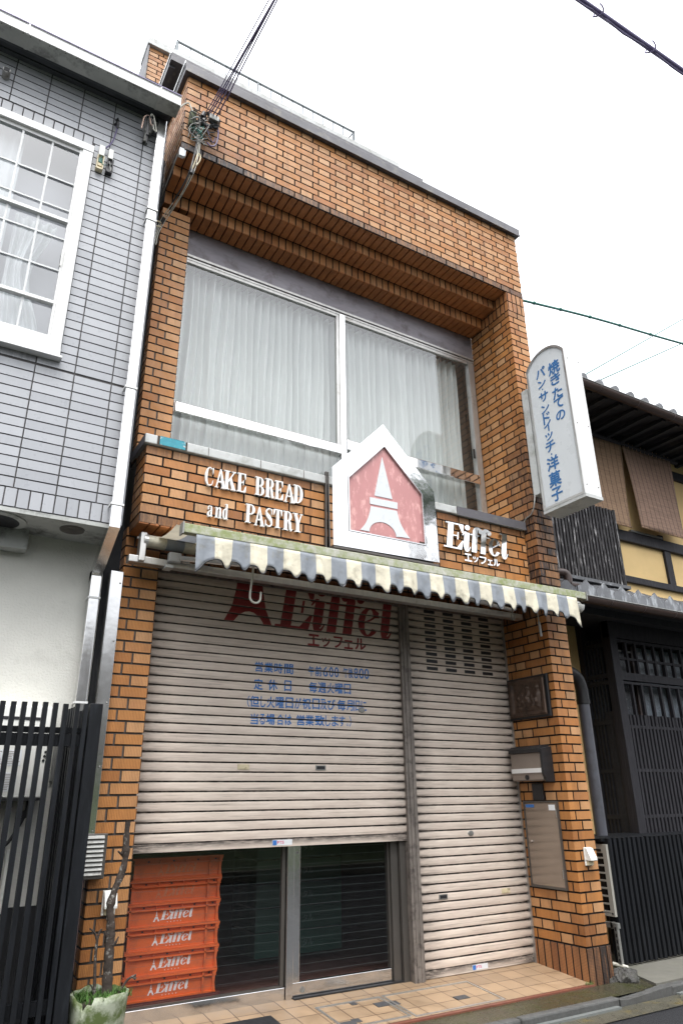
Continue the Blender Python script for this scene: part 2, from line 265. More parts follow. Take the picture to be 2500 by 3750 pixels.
# ------------------------------------------------------------------ mesh helpers
def catmull(pts, n=6):
    pts = [Vector(p) for p in pts]; out = []
    if len(pts) < 3: return pts
    P = [2*pts[0]-pts[1]]+pts+[2*pts[-1]-pts[-2]]
    for i in range(1, len(P)-2):
        for k in range(n):
            t = k/n; a, b, c, d = P[i-1], P[i], P[i+1], P[i+2]
            out.append(.5*((2*b)+(c-a)*t+(2*a-5*b+4*c-d)*t*t+(3*b-a-3*c+d)*t*t*t))
    out.append(pts[-1]); return out
class MB:
    def __init__(s): s.bm = bmesh.new()
    def face(s, pts):
        try: return s.bm.faces.new([s.bm.verts.new(p) for p in pts])
        except ValueError: return None
    def box(s, x0, x1, y0, y1, z0, z1, bev=0):
        x0, x1 = sorted((x0, x1)); y0, y1 = sorted((y0, y1)); z0, z1 = sorted((z0, z1))
        v = [s.bm.verts.new(p) for p in ((x0, y0, z0), (x1, y0, z0), (x1, y1, z0), (x0, y1, z0), (x0, y0, z1), (x1, y0, z1), (x1, y1, z1), (x0, y1, z1))]
        fs = [s.bm.faces.new([v[i] for i in q]) for q in ((0, 3, 2, 1), (4, 5, 6, 7), (0, 1, 5, 4), (1, 2, 6, 5), (2, 3, 7, 6), (3, 0, 4, 7))]
        if bev:
            ed = {e for f in fs for e in f.edges}
            bmesh.ops.bevel(s.bm, geom=list(ed), offset=min(bev, .45*min(x1-x0, y1-y0, z1-z0)), segments=2, affect='EDGES', profile=.5)
        return v
    def tube(s, pts, r, n=8, r1=None, cap=True):
        pts = [Vector(p) for p in pts]; m = len(pts); rings = []
        up = Vector((0, 0, 1)); prev = None
        for i, p in enumerate(pts):
            d = (pts[min(i+1, m-1)]-pts[max(i-1, 0)]).normalized()
            if prev is None: a = d.cross(up if abs(d.z) < .9 else Vector((1, 0, 0))).normalized()
            else: a = (prev-d*prev.dot(d)).normalized()
            prev = a; b = d.cross(a); rr = r[i] if isinstance(r, (list, tuple)) else (r if r1 is None else r+(r1-r)*i/(m-1))
            rings.append([s.bm.verts.new(p+rr*(math.cos(2*PI*k/n)*a+math.sin(2*PI*k/n)*b)) for k in range(n)])
        for A, B in zip(rings, rings[1:]):
            for k in range(n): s.bm.faces.new((A[k], A[(k+1) % n], B[(k+1) % n], B[k]))
        if cap: s.bm.faces.new(rings[0][::-1]); s.bm.faces.new(rings[-1])
    def prism(s, poly, plane, a, b):
        def P(u, v, w): return {'xz': (u, w, v), 'yz': (w, u, v), 'xy': (u, v, w)}[plane]
        A = [s.bm.verts.new(P(u, v, a)) for u, v in poly]; B = [s.bm.verts.new(P(u, v, b)) for u, v in poly]
        s.bm.faces.new(A); s.bm.faces.new(B[::-1]); n = len(poly)
        for i in range(n): s.bm.faces.new((A[i], B[i], B[(i+1) % n], A[(i+1) % n]))
    def strip(s, L, Rr, plane, a, b):
        for i in range(len(L)-1): s.prism([L[i], Rr[i], Rr[i+1], L[i+1]], plane, a, b)
    def lathe(s, prof, c, n=24, a0=0, a1=2*PI, axis='z'):
        closed = abs(a1-a0-2*PI) < 1e-6; N = n if closed else n+1; rings = []
        for k in range(N):
            t = a0+(a1-a0)*k/n; cs, sn = math.cos(t), math.sin(t)
            if axis == 'z': rings.append([s.bm.verts.new((c[0]+r*cs, c[1]+r*sn, c[2]+z)) for r, z in prof])
            elif axis == 'y': rings.append([s.bm.verts.new((c[0]+r*cs, c[1]+z, c[2]+r*sn)) for r, z in prof])
            else: rings.append([s.bm.verts.new((c[0]+z, c[1]+r*cs, c[2]+r*sn)) for r, z in prof])
        for k in range(N if closed else N-1):
            A, B = rings[k], rings[(k+1) % N]
            for i in range(len(prof)-1): s.bm.faces.new((A[i], A[i+1], B[i+1], B[i]))
    def grid(s, fn, nu, nv, thick=None):
        V = [[s.bm.verts.new(fn(i/nu, j/nv)) for j in range(nv+1)] for i in range(nu+1)]; fs = []
        for i in range(nu):
            for j in range(nv): fs.append(s.bm.faces.new((V[i][j], V[i+1][j], V[i+1][j+1], V[i][j+1])))
        return fs
    def disc(s, c, r, axis, d, n=24):
        s.lathe([(.0001, 0), (r, 0), (r, d), (.0001, d)], c, n, axis=axis)

ORG = {}
def make(name, mb, mat, parent=None, loc=None, smooth=False, label=None):
    me = bpy.data.meshes.new(name); bm = mb.bm if isinstance(mb, MB) else mb
    o_ = Vector(ORG[parent.name]) if parent else Vector(loc or (0, 0, 0))
    bmesh.ops.translate(bm, verts=bm.verts, vec=-o_)
    bmesh.ops.recalc_face_normals(bm, faces=bm.faces)
    bm.to_mesh(me); bm.free(); me.materials.append(mat)
    if smooth:
        for p in me.polygons: p.use_smooth = True
        try: me.set_sharp_from_angle(angle=math.radians(40))
        except Exception: pass
    o = bpy.data.objects.new(name, me); COL.objects.link(o)
    if parent: o.parent = parent
    else: o.location = o_
    ORG[o.name] = tuple(o_)
    if label: o['label'] = label
    return o
def thing(name, label, cat, loc, group=None):
    o = bpy.data.objects.new(name, None); COL.objects.link(o); o.location = loc; o.empty_display_size = .1
    o['label'] = label; o['category'] = cat; ORG[o.name] = tuple(loc)
    if group: o['group'] = group
    return o
def solo(name, mb, mat, label, cat, loc, group=None, smooth=False):
    o = make(name, mb, mat, None, loc, smooth); o['label'] = label; o['category'] = cat
    if group: o['group'] = group
    return o
def struct(name, mb, mat, kind='structure'):
    o = make(name, mb, mat); o['kind'] = kind; return o
def bx(*a, **k):
    m = MB(); m.box(*a, **k); return m
def dup(root, off, label=None):
    r = root.copy(); COL.objects.link(r); r.location = Vector(root.location)+Vector(off); ORG[r.name] = tuple(r.location)
    if label: r['label'] = label
    for ch in list(root.children):
        c = ch.copy(); COL.objects.link(c); c.parent = r
        for g2 in list(ch.children):
            d = g2.copy(); COL.objects.link(d); d.parent = c
    return r

def tile_wall(name, path, rows, mat, parent, joint=.0100, depth=.010, stain=None, back=True, backmat=None, swap=False, inset=.0012):
    """real tiles on a mortar bed. path: plan polyline of the tile fronts, rows: (z0, z1, [(s0, s1, half)])"""
    bm = bmesh.new(); uvl = bm.loops.layers.uv.new('UVMap'); cl = bm.loops.layers.float_color.new('tint')
    P = [Vector((x, y)) for x, y in path]; segs = []; s = 0
    for a, b in zip(P, P[1:]):
        d = (b-a); L = d.length; d = d/L; segs.append((s, s+L, a, d, Vector((d.y, -d.x)))); s += L
    tot = s; e = inset; h = joint/2
    def quad(pts, uvs, col):
        f = bm.faces.new([bm.verts.new(p) for p in pts])
        for l, u in zip(f.loops, uvs): l[uvl].uv = u; l[cl] = col
    for z0, z1, tiles in rows:
        for (t0, t1, half) in tiles:
            rnd = .12+.80*R.random()**1.2; jz = R.uniform(-.0006, .0006)
            for si, (a, b, p0, d, n) in enumerate(segs):
                u0, u1 = max(t0+h, a), min(t1-h, b)
                if u1-u0 < .004: continue
                c0 = t0+h < a-1e-6 and si > 0; c1 = t1-h > b+1e-6 and si < len(segs)-1
                st = stain((u0+u1)/2, (z0+z1)/2) if stain else 0
                col = (rnd, max(0, min(1, st)), half, 1)
                jd = R.uniform(0, .0012)
                def pt(u, z, dep): q = p0+d*(u-a)-n*dep; return (q.x, q.y, z)
                za, zb = z0+h+jz, z1-h+jz; ia = u0 if c0 else u0+e; ib = u1 if c1 else u1-e
                F = [pt(ia, za+e, jd), pt(ib, za+e, jd), pt(ib, zb-e, jd), pt(ia, zb-e, jd)]
                B = [pt(u0, za, depth+.003), pt(u1, za, depth+.003), pt(u1, zb, depth+.003), pt(u0, zb, depth+.003)]
                U = [(u0, za), (u1, za), (u1, zb), (u0, zb)]
                if swap: U = [(v, u) for u, v in U]
                quad(F, U, col)
                for i in range(4):
                    if (i == 3 and c0) or (i == 1 and c1): continue
                    j = (i+1) % 4; quad([F[i], B[i], B[j], F[j]], [U[i], U[i], U[j], U[j]], (rnd, .9, half, 1))  # tile edges painted dark to deepen the shade in the joints
    o = make(name, bm, M[mat], parent)
    if back:
        m = MB(); za = min(r[0] for r in rows); zb = max(r[1] for r in rows)
        for i, (a, b, p0, d, n) in enumerate(segs):
            q0 = p0-n*depth; q1 = p0+d*(b-a)-n*depth
            if i > 0: q0 = q0-segs[i-1][4]*depth
            if i < len(segs)-1: q1 = q1-segs[i+1][4]*depth
            m.face([(q0.x, q0.y, za), (q1.x, q1.y, za), (q1.x, q1.y, zb), (q0.x, q0.y, zb)])
        make('mortar_bed', m, M[backmat or 'mortar'], o)
    return o
U_ = .05875
def flemish(s0, s1, odd, u=U_, off=0):
    out = []; k = int((s0-off)/(6*u))-2
    while True:
        b = off+6*u*k+(0 if odd else 3*u)
        for a, c, hf in ((b, b+2*u, 1), (b+2*u, b+6*u, 0)):
            if c > s0+.012 and a < s1-.012: out.append((max(a, s0), min(c, s1), hf*R.uniform(.75, 1) if hf else R.choice([0, 0, 0, .15, .5])))
        if b > s1: break
        k += 1
    return out
# ------------------------------------------------------------------ ground
XC = 3.4075; XE = 3.6425
def fz(y): return .02+.09*y           # tiled floor falls towards the street
def sheet(mb, x0, x1, y0, y1, z0, z1, nx=1, ny=1):
    mb.grid(lambda u, v: (x0+(x1-x0)*u, y0+(y1-y0)*v, z0+(z1-z0)*v), nx, ny)
m = MB(); m.face([(-300, -300, -.075), (300, -300, -.075), (300, 300, -.075), (-300, 300, -.075)]); struct('ground', m, M['asphalt'])
m = MB(); sheet(m, -40, 60, -4.9, -.47, -.068, -.060, 60, 4); struct('road', m, M['asphalt'])
m = MB(); sheet(m, -40, 60, -.475, -.305, -.054, -.049, 40, 2); struct('gutter', m, M['gutter_strip'])
m = MB()
for a, b in ((-6, 2.28), (2.28, 3.30), (3.9, 5.1), (5.1, 12)):
    m.box(a+.003, b-.003, -.335, -.300, -.07, -.038)
struct('gutter_edge', m, M['slab_pale'])
m = MB()
xs = [-6, -5, -4, -3, -2, -1, 0, .8, 1.6, 2.46, 3.33]
for a, b in zip(xs, xs[1:]): m.box(a+.004, b-.004, -.298, -.235, -.075, .001+R.uniform(-.002, .002), bev=.012)
m.prism([(3.334, -.06), (3.86, -.06), (3.86, .004), (3.40, -.02), (3.334, -.012)], 'xz', -.30, -.225)
for a, b in ((3.868, 4.8), (4.804, 5.8), (5.804, 6.8), (6.804, 9)): m.box(a, b, -.298, -.225, -.075, .006, bev=.012)
struct('kerb', m, M['kerb'])
m = MB(); sheet(m, -6, 3.66, -.24, -.035, -.006, .010, 40, 4)
m.grid(lambda u, v: (3.655+.40*u, -.23+.55*v, -.004+.02*v+.004*math.sin(9*u+5*v)), 8, 8)
struct('pavement', m, M['wet_concrete'])
m = MB(); m.prism([(3.80, -.226), (9, -.226), (9, .9), (4.0, .9), (4.0, .26)], 'xy', -.05, .014); struct('forecourt_slab', m, M['concrete'])
m = MB(); sheet(m, -1.6, 0, -.24, 1.0, .0, .03, 8, 8); struct('left_ground', m, M['wet_concrete'])
m = MB(); m.grid(lambda u, v: (XC*u+.0, -.0+.66*v, fz(.66*v)), 20, 6); fl = struct('floor', m, M['floor'])
m = MB(); m.prism([(-.0, -.038), (XC-.002, -.036), (XC-.002, -.002), (-.0, -.002)], 'xy', -.03, .019); struct('floor_edge_strip', m, M['redstrip'])
# hatch cover set into the tiled floor
def slope(mb):
    for v in mb.bm.verts: v.co.z += fz(v.co.y)
    return mb
t = thing('floor_hatch', 'square floor hatch with a metal rim set into the tan tiles', 'hatch', (1.7, .2, .04))
def fr(x0, x1, y0, y1, w):
    m = MB()
    for q in ((x0, x1, y0, y0+w), (x0, x1, y1-w, y1), (x0, x0+w, y0+w, y1-w), (x1-w, x1, y0+w, y1-w)): m.box(q[0], q[1], q[2], q[3], -.004, .005)
    return slope(m)
make('hatch_frame', fr(1.425, 1.895, .03, .385, .016), M['alu'], t)
m = MB()
for q in ((1.66, 1.70, .33, .368), (1.79, 1.875, .235, .30), (1.895, 1.95, .225, .28), (1.445, 1.53, .05, .12), (1.53, 1.58, .085, .135)): m.box(*q, -.003, .0035)
make('mortar_patch', slope(m), M['patch'], t)
t = thing('long_floor_hatch', 'long floor hatch rim beside the square hatch, ending near the right shutter', 'hatch', (2.2, .1, .03))
make('hatch_frame', fr(1.91, 2.62, .01, .39, .014), M['alu'], t)
m = MB(); m.box(2.33, 2.43, .13, .185, -.003, .0035); make('mortar_patch', slope(m), M['patch'], t)
t = solo('door_mat', slope(bx(.82, 1.12, .05, .36, .001, .012)), M['rubber'], 'dark flat mat on the tan tiles in front of the left glass panel', 'mat', (.97, .2, .04))

# ------------------------------------------------------------------ the brick shop
B = thing('brick_shop', 'narrow shop clad in orange brown ribbed tiles, two roller shutters below a wide window', 'building', (1.8, 0, 0))
def rows_up(z0, c, n): return [(z0+i*c, z0+(i+1)*c) for i in range(n)]
# fascia
FZ, FC = 5.995, .0683
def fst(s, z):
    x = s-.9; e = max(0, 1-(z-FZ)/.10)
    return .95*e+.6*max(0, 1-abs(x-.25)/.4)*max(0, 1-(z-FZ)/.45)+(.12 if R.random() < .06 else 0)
rr = []
for i, (a, b) in enumerate(rows_up(FZ, FC, 12)): rr.append((a, b, flemish(0, .9+XE+.7, i % 2 == 1, off=.9)))
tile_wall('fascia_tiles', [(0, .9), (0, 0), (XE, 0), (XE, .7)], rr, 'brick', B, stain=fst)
# right pillar, top to base
A_ = [(-.9, 1, 0), (1, 5, 0), (5, 7, 1), (7, 10, 0), (10, 13, 0)]
B_ = [(-.9, 2, 1), (2, 4, 1), (4, 8, 0), (8, 11, 0), (11, 13, 1)]
PATH = [(XC, 9*U_), (XC, 0), (XE, 0), (XE, .75)]
def pr(pat, ext=True):
    t = [(max(a, -.0)*U_ if a >= 0 else 0, b*U_, h*R.uniform(.6, 1) if h else R.choice([0, 0, .2])) for a, b, h in pat]
    k = 13*U_
    while k < 9*U_+.235+.75: t.append((k, k+4*U_, 0)); k += 4*U_
    return t
def pst(s, z):
    v = 0
    if s > .25: v = .75*math.exp(-((z-3.9)/.55)**2)*max(0, min(1, (s-.22)/.25))
    if 2.85 < z < 3.6: v = max(v, .55+.35*R.random())
    if 5.7 < z: v = .3
    return v*R.uniform(.6, 1.1)
up = [(5.766-(i+1)*.0697, 5.766-i*.0697, pr(A_ if i % 2 else B_)) for i in range(42)]
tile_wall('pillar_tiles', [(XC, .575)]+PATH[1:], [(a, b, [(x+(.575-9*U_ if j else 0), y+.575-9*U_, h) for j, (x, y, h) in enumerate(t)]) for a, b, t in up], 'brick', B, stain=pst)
def sold(s1, c=.0693): return [(i*c, (i+1)*c, R.choice([0, .5, 1])) for i in range(int(s1/c)+1)]
sr = [(5.766, 5.8805, sold(1.6, .0587)), (5.8805, 5.995, sold(1.6, .0587))]
tile_wall('soldier_band', [(XC, .575)]+PATH[1:], sr, 'bounce_lit_tile', B, stain=lambda s, z: .25, swap=True)
lo = [(.233+i*.0689, .233+(i+1)*.0689, pr(A_ if i % 2 == 0 else B_)) for i in range(35)]
def lst(s, z):
    v = .25*R.random() if s > 9*U_ and z > 1.9 else .06*R.random()
    return v+(.25 if z < .45 and s > .5 else 0)
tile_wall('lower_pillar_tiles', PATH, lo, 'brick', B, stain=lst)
tile_wall('pillar_band_tiles', PATH, [(2.645, 2.775, sold(1.6)), (2.775, 2.905, sold(1.6))], 'bounce_lit_tile', B, swap=True, stain=lambda s, z: .6)
tile_wall('plinth_tiles', [(XC-.004, 9*U_), (XC-.004, -.004), (XE+.004, -.004), (XE+.004, .75)], [(-.02, .233, [(i*.0682-.02, (i+1)*.0682-.02, R.choice([0, .4])) for i in range(25)])], 'brick_plinth', B, swap=True, stain=lambda s, z: (.55 if s > .6 else .12)+.4*R.random()*(s > .55))
# left pillar
LP = .378
LA = [(-9, -1, 0), (-1, 2, 0), (2, 4, 1)]; LB = [(-9, -2, 0), (-2, 1, 0), (1, 4, 0)]
def lrow(pat):
    t = [(.3-9*U_-.02, .3-2*U_, 0)]+[(.3+a*U_, .3+b*U_, h*R.uniform(.5, 1) if h else R.choice([0, 0, .3])) for a, b, h in pat[1:]]
    t[0] = (0, t[1][0], 0); t.append((.3+4*U_, .3+4*U_+.2, 0)); return t
LPATH = [(0, LP+.3), (0, LP), (.235, LP), (.235, LP+.2)]
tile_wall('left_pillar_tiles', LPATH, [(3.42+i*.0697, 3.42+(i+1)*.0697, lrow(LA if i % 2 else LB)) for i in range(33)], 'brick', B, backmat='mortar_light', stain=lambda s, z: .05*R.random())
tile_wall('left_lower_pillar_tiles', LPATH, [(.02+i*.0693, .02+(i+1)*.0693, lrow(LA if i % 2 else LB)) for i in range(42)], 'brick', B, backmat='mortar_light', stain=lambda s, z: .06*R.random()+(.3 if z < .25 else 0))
# balcony apron
AY = .128
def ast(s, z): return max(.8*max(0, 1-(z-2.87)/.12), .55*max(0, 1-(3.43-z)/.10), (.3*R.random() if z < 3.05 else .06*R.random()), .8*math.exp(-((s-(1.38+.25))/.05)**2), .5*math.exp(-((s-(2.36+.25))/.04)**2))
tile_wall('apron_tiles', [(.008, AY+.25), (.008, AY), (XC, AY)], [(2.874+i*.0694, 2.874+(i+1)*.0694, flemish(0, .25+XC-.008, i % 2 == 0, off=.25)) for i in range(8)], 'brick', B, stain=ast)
m = MB(); 
for i in range(50): m.box(.012+i*.0693, .012+i*.0693+.06, AY+.004, .375, 2.872, 2.885)
make('apron_underside_tiles', m, M['bounce_lit_tile'], B)
# tiled header wall behind the awning and its soffit above the shutters
m = MB()
for i in range(46): m.box(.24+i*.0693, .24+i*.0693+.06, .402, .55, 2.712, 2.72)
make('head_soffit_tiles', m, M['bounce_lit_tile'], B)
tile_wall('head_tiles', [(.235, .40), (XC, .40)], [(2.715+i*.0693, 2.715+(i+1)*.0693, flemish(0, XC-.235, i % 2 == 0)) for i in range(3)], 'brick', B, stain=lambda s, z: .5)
make('shutter_head_box', bx(.235, XC-.002, .505, .60, 2.695, 2.712), M['post'], B)
# corbelled soffit: two stepped soldier courses
for nm, y0, y1, z0, z1 in (('corbel_upper', .186, .377, 5.895, 6.0), ('corbel_lower', .380, .572, 5.775, 5.90)):
    n = int(XC/.0693)
    rw = [(z0, z1, [(i*.0693, (i+1)*.0693, R.choice([0, .4, 1])) for i in range(n+1)])]
    tile_wall(nm, [(0, y1+.3), (0, y0), (XC, y0)] if False else [(0.0, y0), (XC, y0)], rw, 'bounce_lit_tile', B, swap=True, stain=lambda s, z: .12+.1*R.random(), back=False)
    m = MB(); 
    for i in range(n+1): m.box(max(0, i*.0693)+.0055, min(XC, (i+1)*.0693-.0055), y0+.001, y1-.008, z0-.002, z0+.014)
    o = make('corbel_underside', m, M['bounce_lit_tile'], B)
    make('corbel_bed', bx(.002, XC, y0+.006, .60, z0+.014, z1), M['mortar'], B)
m = MB()
for i in range(50): m.box(max(0, i*.0693)+.0055, min(XC, (i+1)*.0693-.0055), .012, .178, 5.994, 6.01)
make('soffit_underside', m, M['bounce_lit_tile'], B)
make('soffit_bed', bx(.006, XC+.2, .010, .62, 6.009, 6.05), M['mortar'], B)
# parapet coping
m = MB(); m.box(-.035, XE+.04, -.04, .22, 6.815, 6.905, bev=.006); m.box(-.04, .16, .222, 1.9, 6.80, 6.885, bev=.005); m.box(-.035, XE+.04, -.044, -.036, 6.806, 6.822)
make('parapet_coping', m, M['coping'], B)
make('coping_flashing', bx(-.048, -.0405, -.044, 1.9, 6.885, 6.912), M['white_metal'], B)
# third storey set back, terrace slab, railing
m = MB(); m.box(.0, 3.05, .74, .80, 7.93, 8.03); m.box(.03, 3.0, .80, 2.0, 7.93, 7.97)
m.box(.0, .06, .80, 2.0, 7.90, 8.03); make('terrace_slab', m, M['coping'], B)
make('terrace_edge_flashing', bx(-.008, -.001, .735, 2.0, 8.005, 8.04), M['white_metal'], B)
make('terrace_back_wall', bx(.10, 3.0, 1.05, 1.6, 6.9, 7.93), M['brown_render'], B)
rr = [(8.0+i*FC, 8.0+(i+1)*FC, flemish(0, 5.2, i % 2 == 1, off=1.0)) for i in range(25)]
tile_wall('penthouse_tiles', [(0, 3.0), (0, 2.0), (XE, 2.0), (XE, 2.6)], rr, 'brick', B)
m = MB(); m.box(-.03, XE+.01, 1.96, 2.3, 9.71, 9.83, bev=.006); make('penthouse_coping', m, M['coping_white'], B)
make('penthouse_corner_trim', bx(-.022, -.006, 1.975, 3.0, 8.0, 9.70), M['coping'], B)
rl = MB(); z0, z1 = 9.86, 10.07
rl.box(.31, 2.93, 2.0, 2.03, z1-.018, z1)
for i in range(17): rl.box(.33+i*.16, .342+i*.16, 2.01, 2.022, z0-.05, z1)
for x in (.31, 1.41, 2.91): rl.box(x, x+.02, 2.0, 2.02, z0-.05, z1)
rl.tube([(2.92, 2.01, z1), (2.74, 2.35, z0-.05)], .01); rl.tube([(.32, 2.01, z1), (.32, 2.35, z0-.05)], .01)
make('roof_railing', rl, M['rail'], B)
# core mass that closes the volume
m = MB(); m.box(.012, XE-.012, .80, 6, 2.9, 6.8); m.box(.012, XE-.012, 2.02, 6, 6.8, 9.7); make('inner_core', m, M['brown_render'], B)
m = MB(); m.box(.012, XE-.012, 2.6, 6, -.05, 2.9); m.box(.012, .05, .70, 2.6, 0, 2.9); m.box(XC+.05, XE-.012, .60, 2.6, 0, 2.9); m.box(.05, XC+.05, .62, 2.6, 2.72, 2.9)
make('shop_interior_walls', m, M['interior'], B)
make('shop_floor', bx(.05, XC+.05, .662, 2.6, .0, .078), M['floor_dark'], B)

# ---- big upper window
WY = .57
w = make('upper_window', bx(.236, XC-.003, WY, WY+.05, 5.50, 5.775), M['head_flashing'], B)       # lead grey head flashing
m = MB(); m.box(.24, XC-.004, WY-.018, WY+.03, 5.478, 5.50); m.box(.24, XC-.004, WY-.008, WY+.03, 5.452, 5.470); m.box(3.325, 3.36, WY-.012, WY+.05, 3.45, 5.45); m.box(3.368, 3.40, WY-.004, WY+.05, 3.45, 5.477)
m.box(.24, .285, WY-.005, WY+.05, 3.45, 5.45); make('frame', m, M['alu'], w)
m = MB(); m.box(1.765, 1.822, WY-.022, WY+.045, 3.45, 5.452, bev=.004); make('mullion', m, M['mirror_steel'], w)
m = MB(); m.box(.286, 1.763, WY-.035, WY+.04, 3.972, 4.062, bev=.006); m.box(1.824, 3.324, WY-.035, WY+.04, 4.03, 4.128, bev=.006); make('transom', m, M['mirror_steel'], w)
m = MB(); m.box(1.735, 1.763, WY-.004, WY+.03, 4.064, 5.45); m.box(.286, 1.734, WY+.0, WY+.03, 4.064, 4.075); m.box(1.824, 3.32, WY-.004, WY+.02, 5.42, 5.45); m.box(.286, 1.734, WY-.004, WY+.02, 5.425, 5.451); make('sash', m, M['alu'], w)
for q in ((.286, 1.763, 4.0, 5.47), (1.822, 3.325, 4.1, 5.47), (.286, 1.763, 3.42, 4.0), (1.822, 3.325, 3.42, 4.06)):
    m = MB(); m.face([(q[0], WY+.012, q[2]), (q[1], WY+.012, q[2]), (q[1], WY+.012, q[3]), (q[0], WY+.012, q[3])]); make('pane', m, M['glass'], w)
def curtain(x0, x1, z0, z1, y, n, ph):
    fr_ = [R.uniform(.7, 1.3) for _ in range(400)]
    def f(u, v):
        x = x0+(x1-x0)*u; k = u*n; i = int(k); t = k-i
        a = .036*fr_[i % 400]*(.55+.45*v); return (x+.006*math.sin(9*v+i), y+a*math.sin(2*PI*t+.4*math.sin(5*v+ph+i))+.012*math.sin(2.3*k), z0+(z1-z0)*v)
    m = MB(); m.grid(f, n*9, 10); return m
make('curtain', curtain(.27, 1.80, 3.4, 5.46, .70, 24, 0), M['curtain'], w, smooth=True)
make('curtain', curtain(1.80, 3.27, 3.4, 5.46, .70, 20, 2), M['curtain'], w, smooth=True)
m = MB(); m.face([(.02, .795, 2.95), (3.6, .795, 2.95), (3.6, .795, 5.9), (.02, .795, 5.9)]); make('dim_room', m, M['room'], w)
m = MB(); m.box(3.29, 3.31, WY-.01, WY+.0, 4.32, 4.42); make('latch', m, M['rubber'], w)
# apron coping
m = MB(); m.box(-.012, XC-.004, AY-.022, WY-.01, 3.432, 3.50, bev=.006); cp = make('balcony_coping', m, M['coping_white'], B)
m = MB(); m.box(-.0145, -.0122, AY-.024, WY-.02, 3.43, 3.495); make('coping_end', m, M['coping'], cp)
m = MB(); m.box(.085, .262, AY-.026, AY-.0223, 3.436, 3.496); m.box(.09, .25, AY-.02, AY+.03, 3.5005, 3.503); make('peeling_tape', m, M['teal'], cp)
m = MB()
for x in (.428, .822, 1.17, 2.62): m.box(x-.0015, x+.0015, AY-.0245, AY-.0224, 3.433, 3.499)
m.box(.262, .275, AY-.0245, AY-.0224, 3.436, 3.498); m.box(.068, .085, AY-.0245, AY-.0224, 3.436, 3.498); make('sealant_joint', m, M['rust'], cp)
m = MB(); m.box(1.352, 1.362, AY-.03, AY-.01, 2.88, 3.53); make('conduit', m, M['dark_alu'], B)
# weathered corner flashing of grey metal on the right end of the coping
make('coping_cap', bx(2.62, XC-.006, AY-.030, AY-.0235, 3.425, 3.503), M['coping'], cp)

# ---- roller shutters
SH = .526; SPI = .0589
def shutter(name, x0, x1, zb, zt, parent):
    prof = []; z = zb
    prof += [(0, zb), (-.004, zb), (-.004, zb+.045), (.004, zb+.047)]
    z = zb+.047
    while z < zt:
        prof += [(.011, z+.0038), (-.0035, z+.0052), (-.0055, z+.020), (-.0055, z+.042), (-.0038, z+.0532), (-.0035, z+.0536), (.011, z+.0538)]
        z += SPI
    bm = bmesh.new(); cl = bm.loops.layers.float_color.new('grime_shade'); nx = 40
    X = [x0+(x1-x0)*i/nx for i in range(nx+1)]
    V = [[bm.verts.new((x, SH+y, zz)) for x in X] for y, zz in prof]
    for a, b in zip(V, V[1:]):
        for i in range(nx): bm.faces.new((a[i], a[i+1], b[i+1], b[i]))
    for f in bm.faces:
        for l in f.loops:
            x, zz = l.vert.co.x, l.vert.co.z; e = min((x-x0), (x1-x))
            gL = max(0, 1-e/.22)*1.1; q = ((zz-zb-.047) % SPI)/SPI
            v = max(gL*(.35+.65*(q < .25 or q > .9)), 1.0*(q > .909 or q < .075), .16*max(0, (zz-1.7)/1.0))  # end term is dirt; groove and height terms paint in shade
            l[cl] = (v, v, v, 1)
    return make(name, bm, M['shutter'], parent)
S1 = shutter('roller_shutter', .24, 2.262, .945, 2.70, B); S2 = shutter('roller_shutter', 2.352, XC-.012, .072, 2.70, B)
S1['label'] = 'wide beige roller shutter with red and blue painted lettering, raised to knee height'
S2['label'] = 'narrow beige roller shutter closed to the floor, with rows of slots near its top'
m = MB(); m.box(2.262, 2.352, SH-.03, SH+.03, .03, 2.71); m.box(2.285, 2.293, SH-.036, SH-.029, .05, 2.70); m.box(2.32, 2.328, SH-.036, SH-.029, .05, 2.70); make('guide_post', m, M['post'], B)
m = MB(); m.box(XC-.012, XC-.001, SH-.022, SH+.03, .06, 2.71); make('guide_rail', m, M['alu'], B); make('guide_rail', bx(.236, .25, SH-.015, SH+.03, .06, 2.71), M['alu'], B)
sy = SH-.0055
def slots(par, lst, mat, d=.0012):
    for x0, x1, z0, z1 in lst: make('vent_slot', bx(x0, x1, sy-d, sy+.004, z0, z1), M[mat], par)
zz = [2.655-i*SPI for i in range(9)]
def snap(z, zb): return zb+.047+round((z-zb-.047)/SPI)*SPI
sl_ = []
for r in range(9):
    z = snap(2.66, .072)-r*SPI+.016
    for c in range(4): sl_.append((2.53+c*.198, 2.53+c*.198+.113, z, z+.026))
slots(S2, sl_, 'rubber')
def slot(par, x0, x1, z0, z1, mt):
    m = MB(); m.box(x0, x1, sy-.004, sy+.003, z0, z1); o = make('mail_slot', m, M['cream_plastic' if mt else 'galv'], par)
    m = MB(); m.box(x0+.008, x1-.008, sy-.0055, sy-.003, z0+.006, z1-.006); make('slot_opening', m, M['cream_plastic' if mt else 'rubber'], o)
z1_ = snap(1.42, .945)+.016; z2_ = snap(.53, .072)+.016
slot(S1, .914, .996, z1_, z1_+.032, 1); slot(S1, 1.502, 1.583, z1_, z1_+.032, 0); slot(S2, 2.522, 2.60, z2_, z2_+.032, 0); slot(S2, 3.126, 3.21, z2_, z2_+.032, 1)
for par, x, z in ((S1, 1.895, snap(1.83, .945)+.03), (S2, 2.864, snap(.935, .072)+.03)):
    m = MB(); m.lathe([(.0001, -.006), (.016, -.005), (.02, 0)], (x, sy, z), 16, axis='y')
    for v in m.bm.verts: v.co.x = x+(v.co.x-x)*1.5
    make('keyhole', m, M['galv'], par)
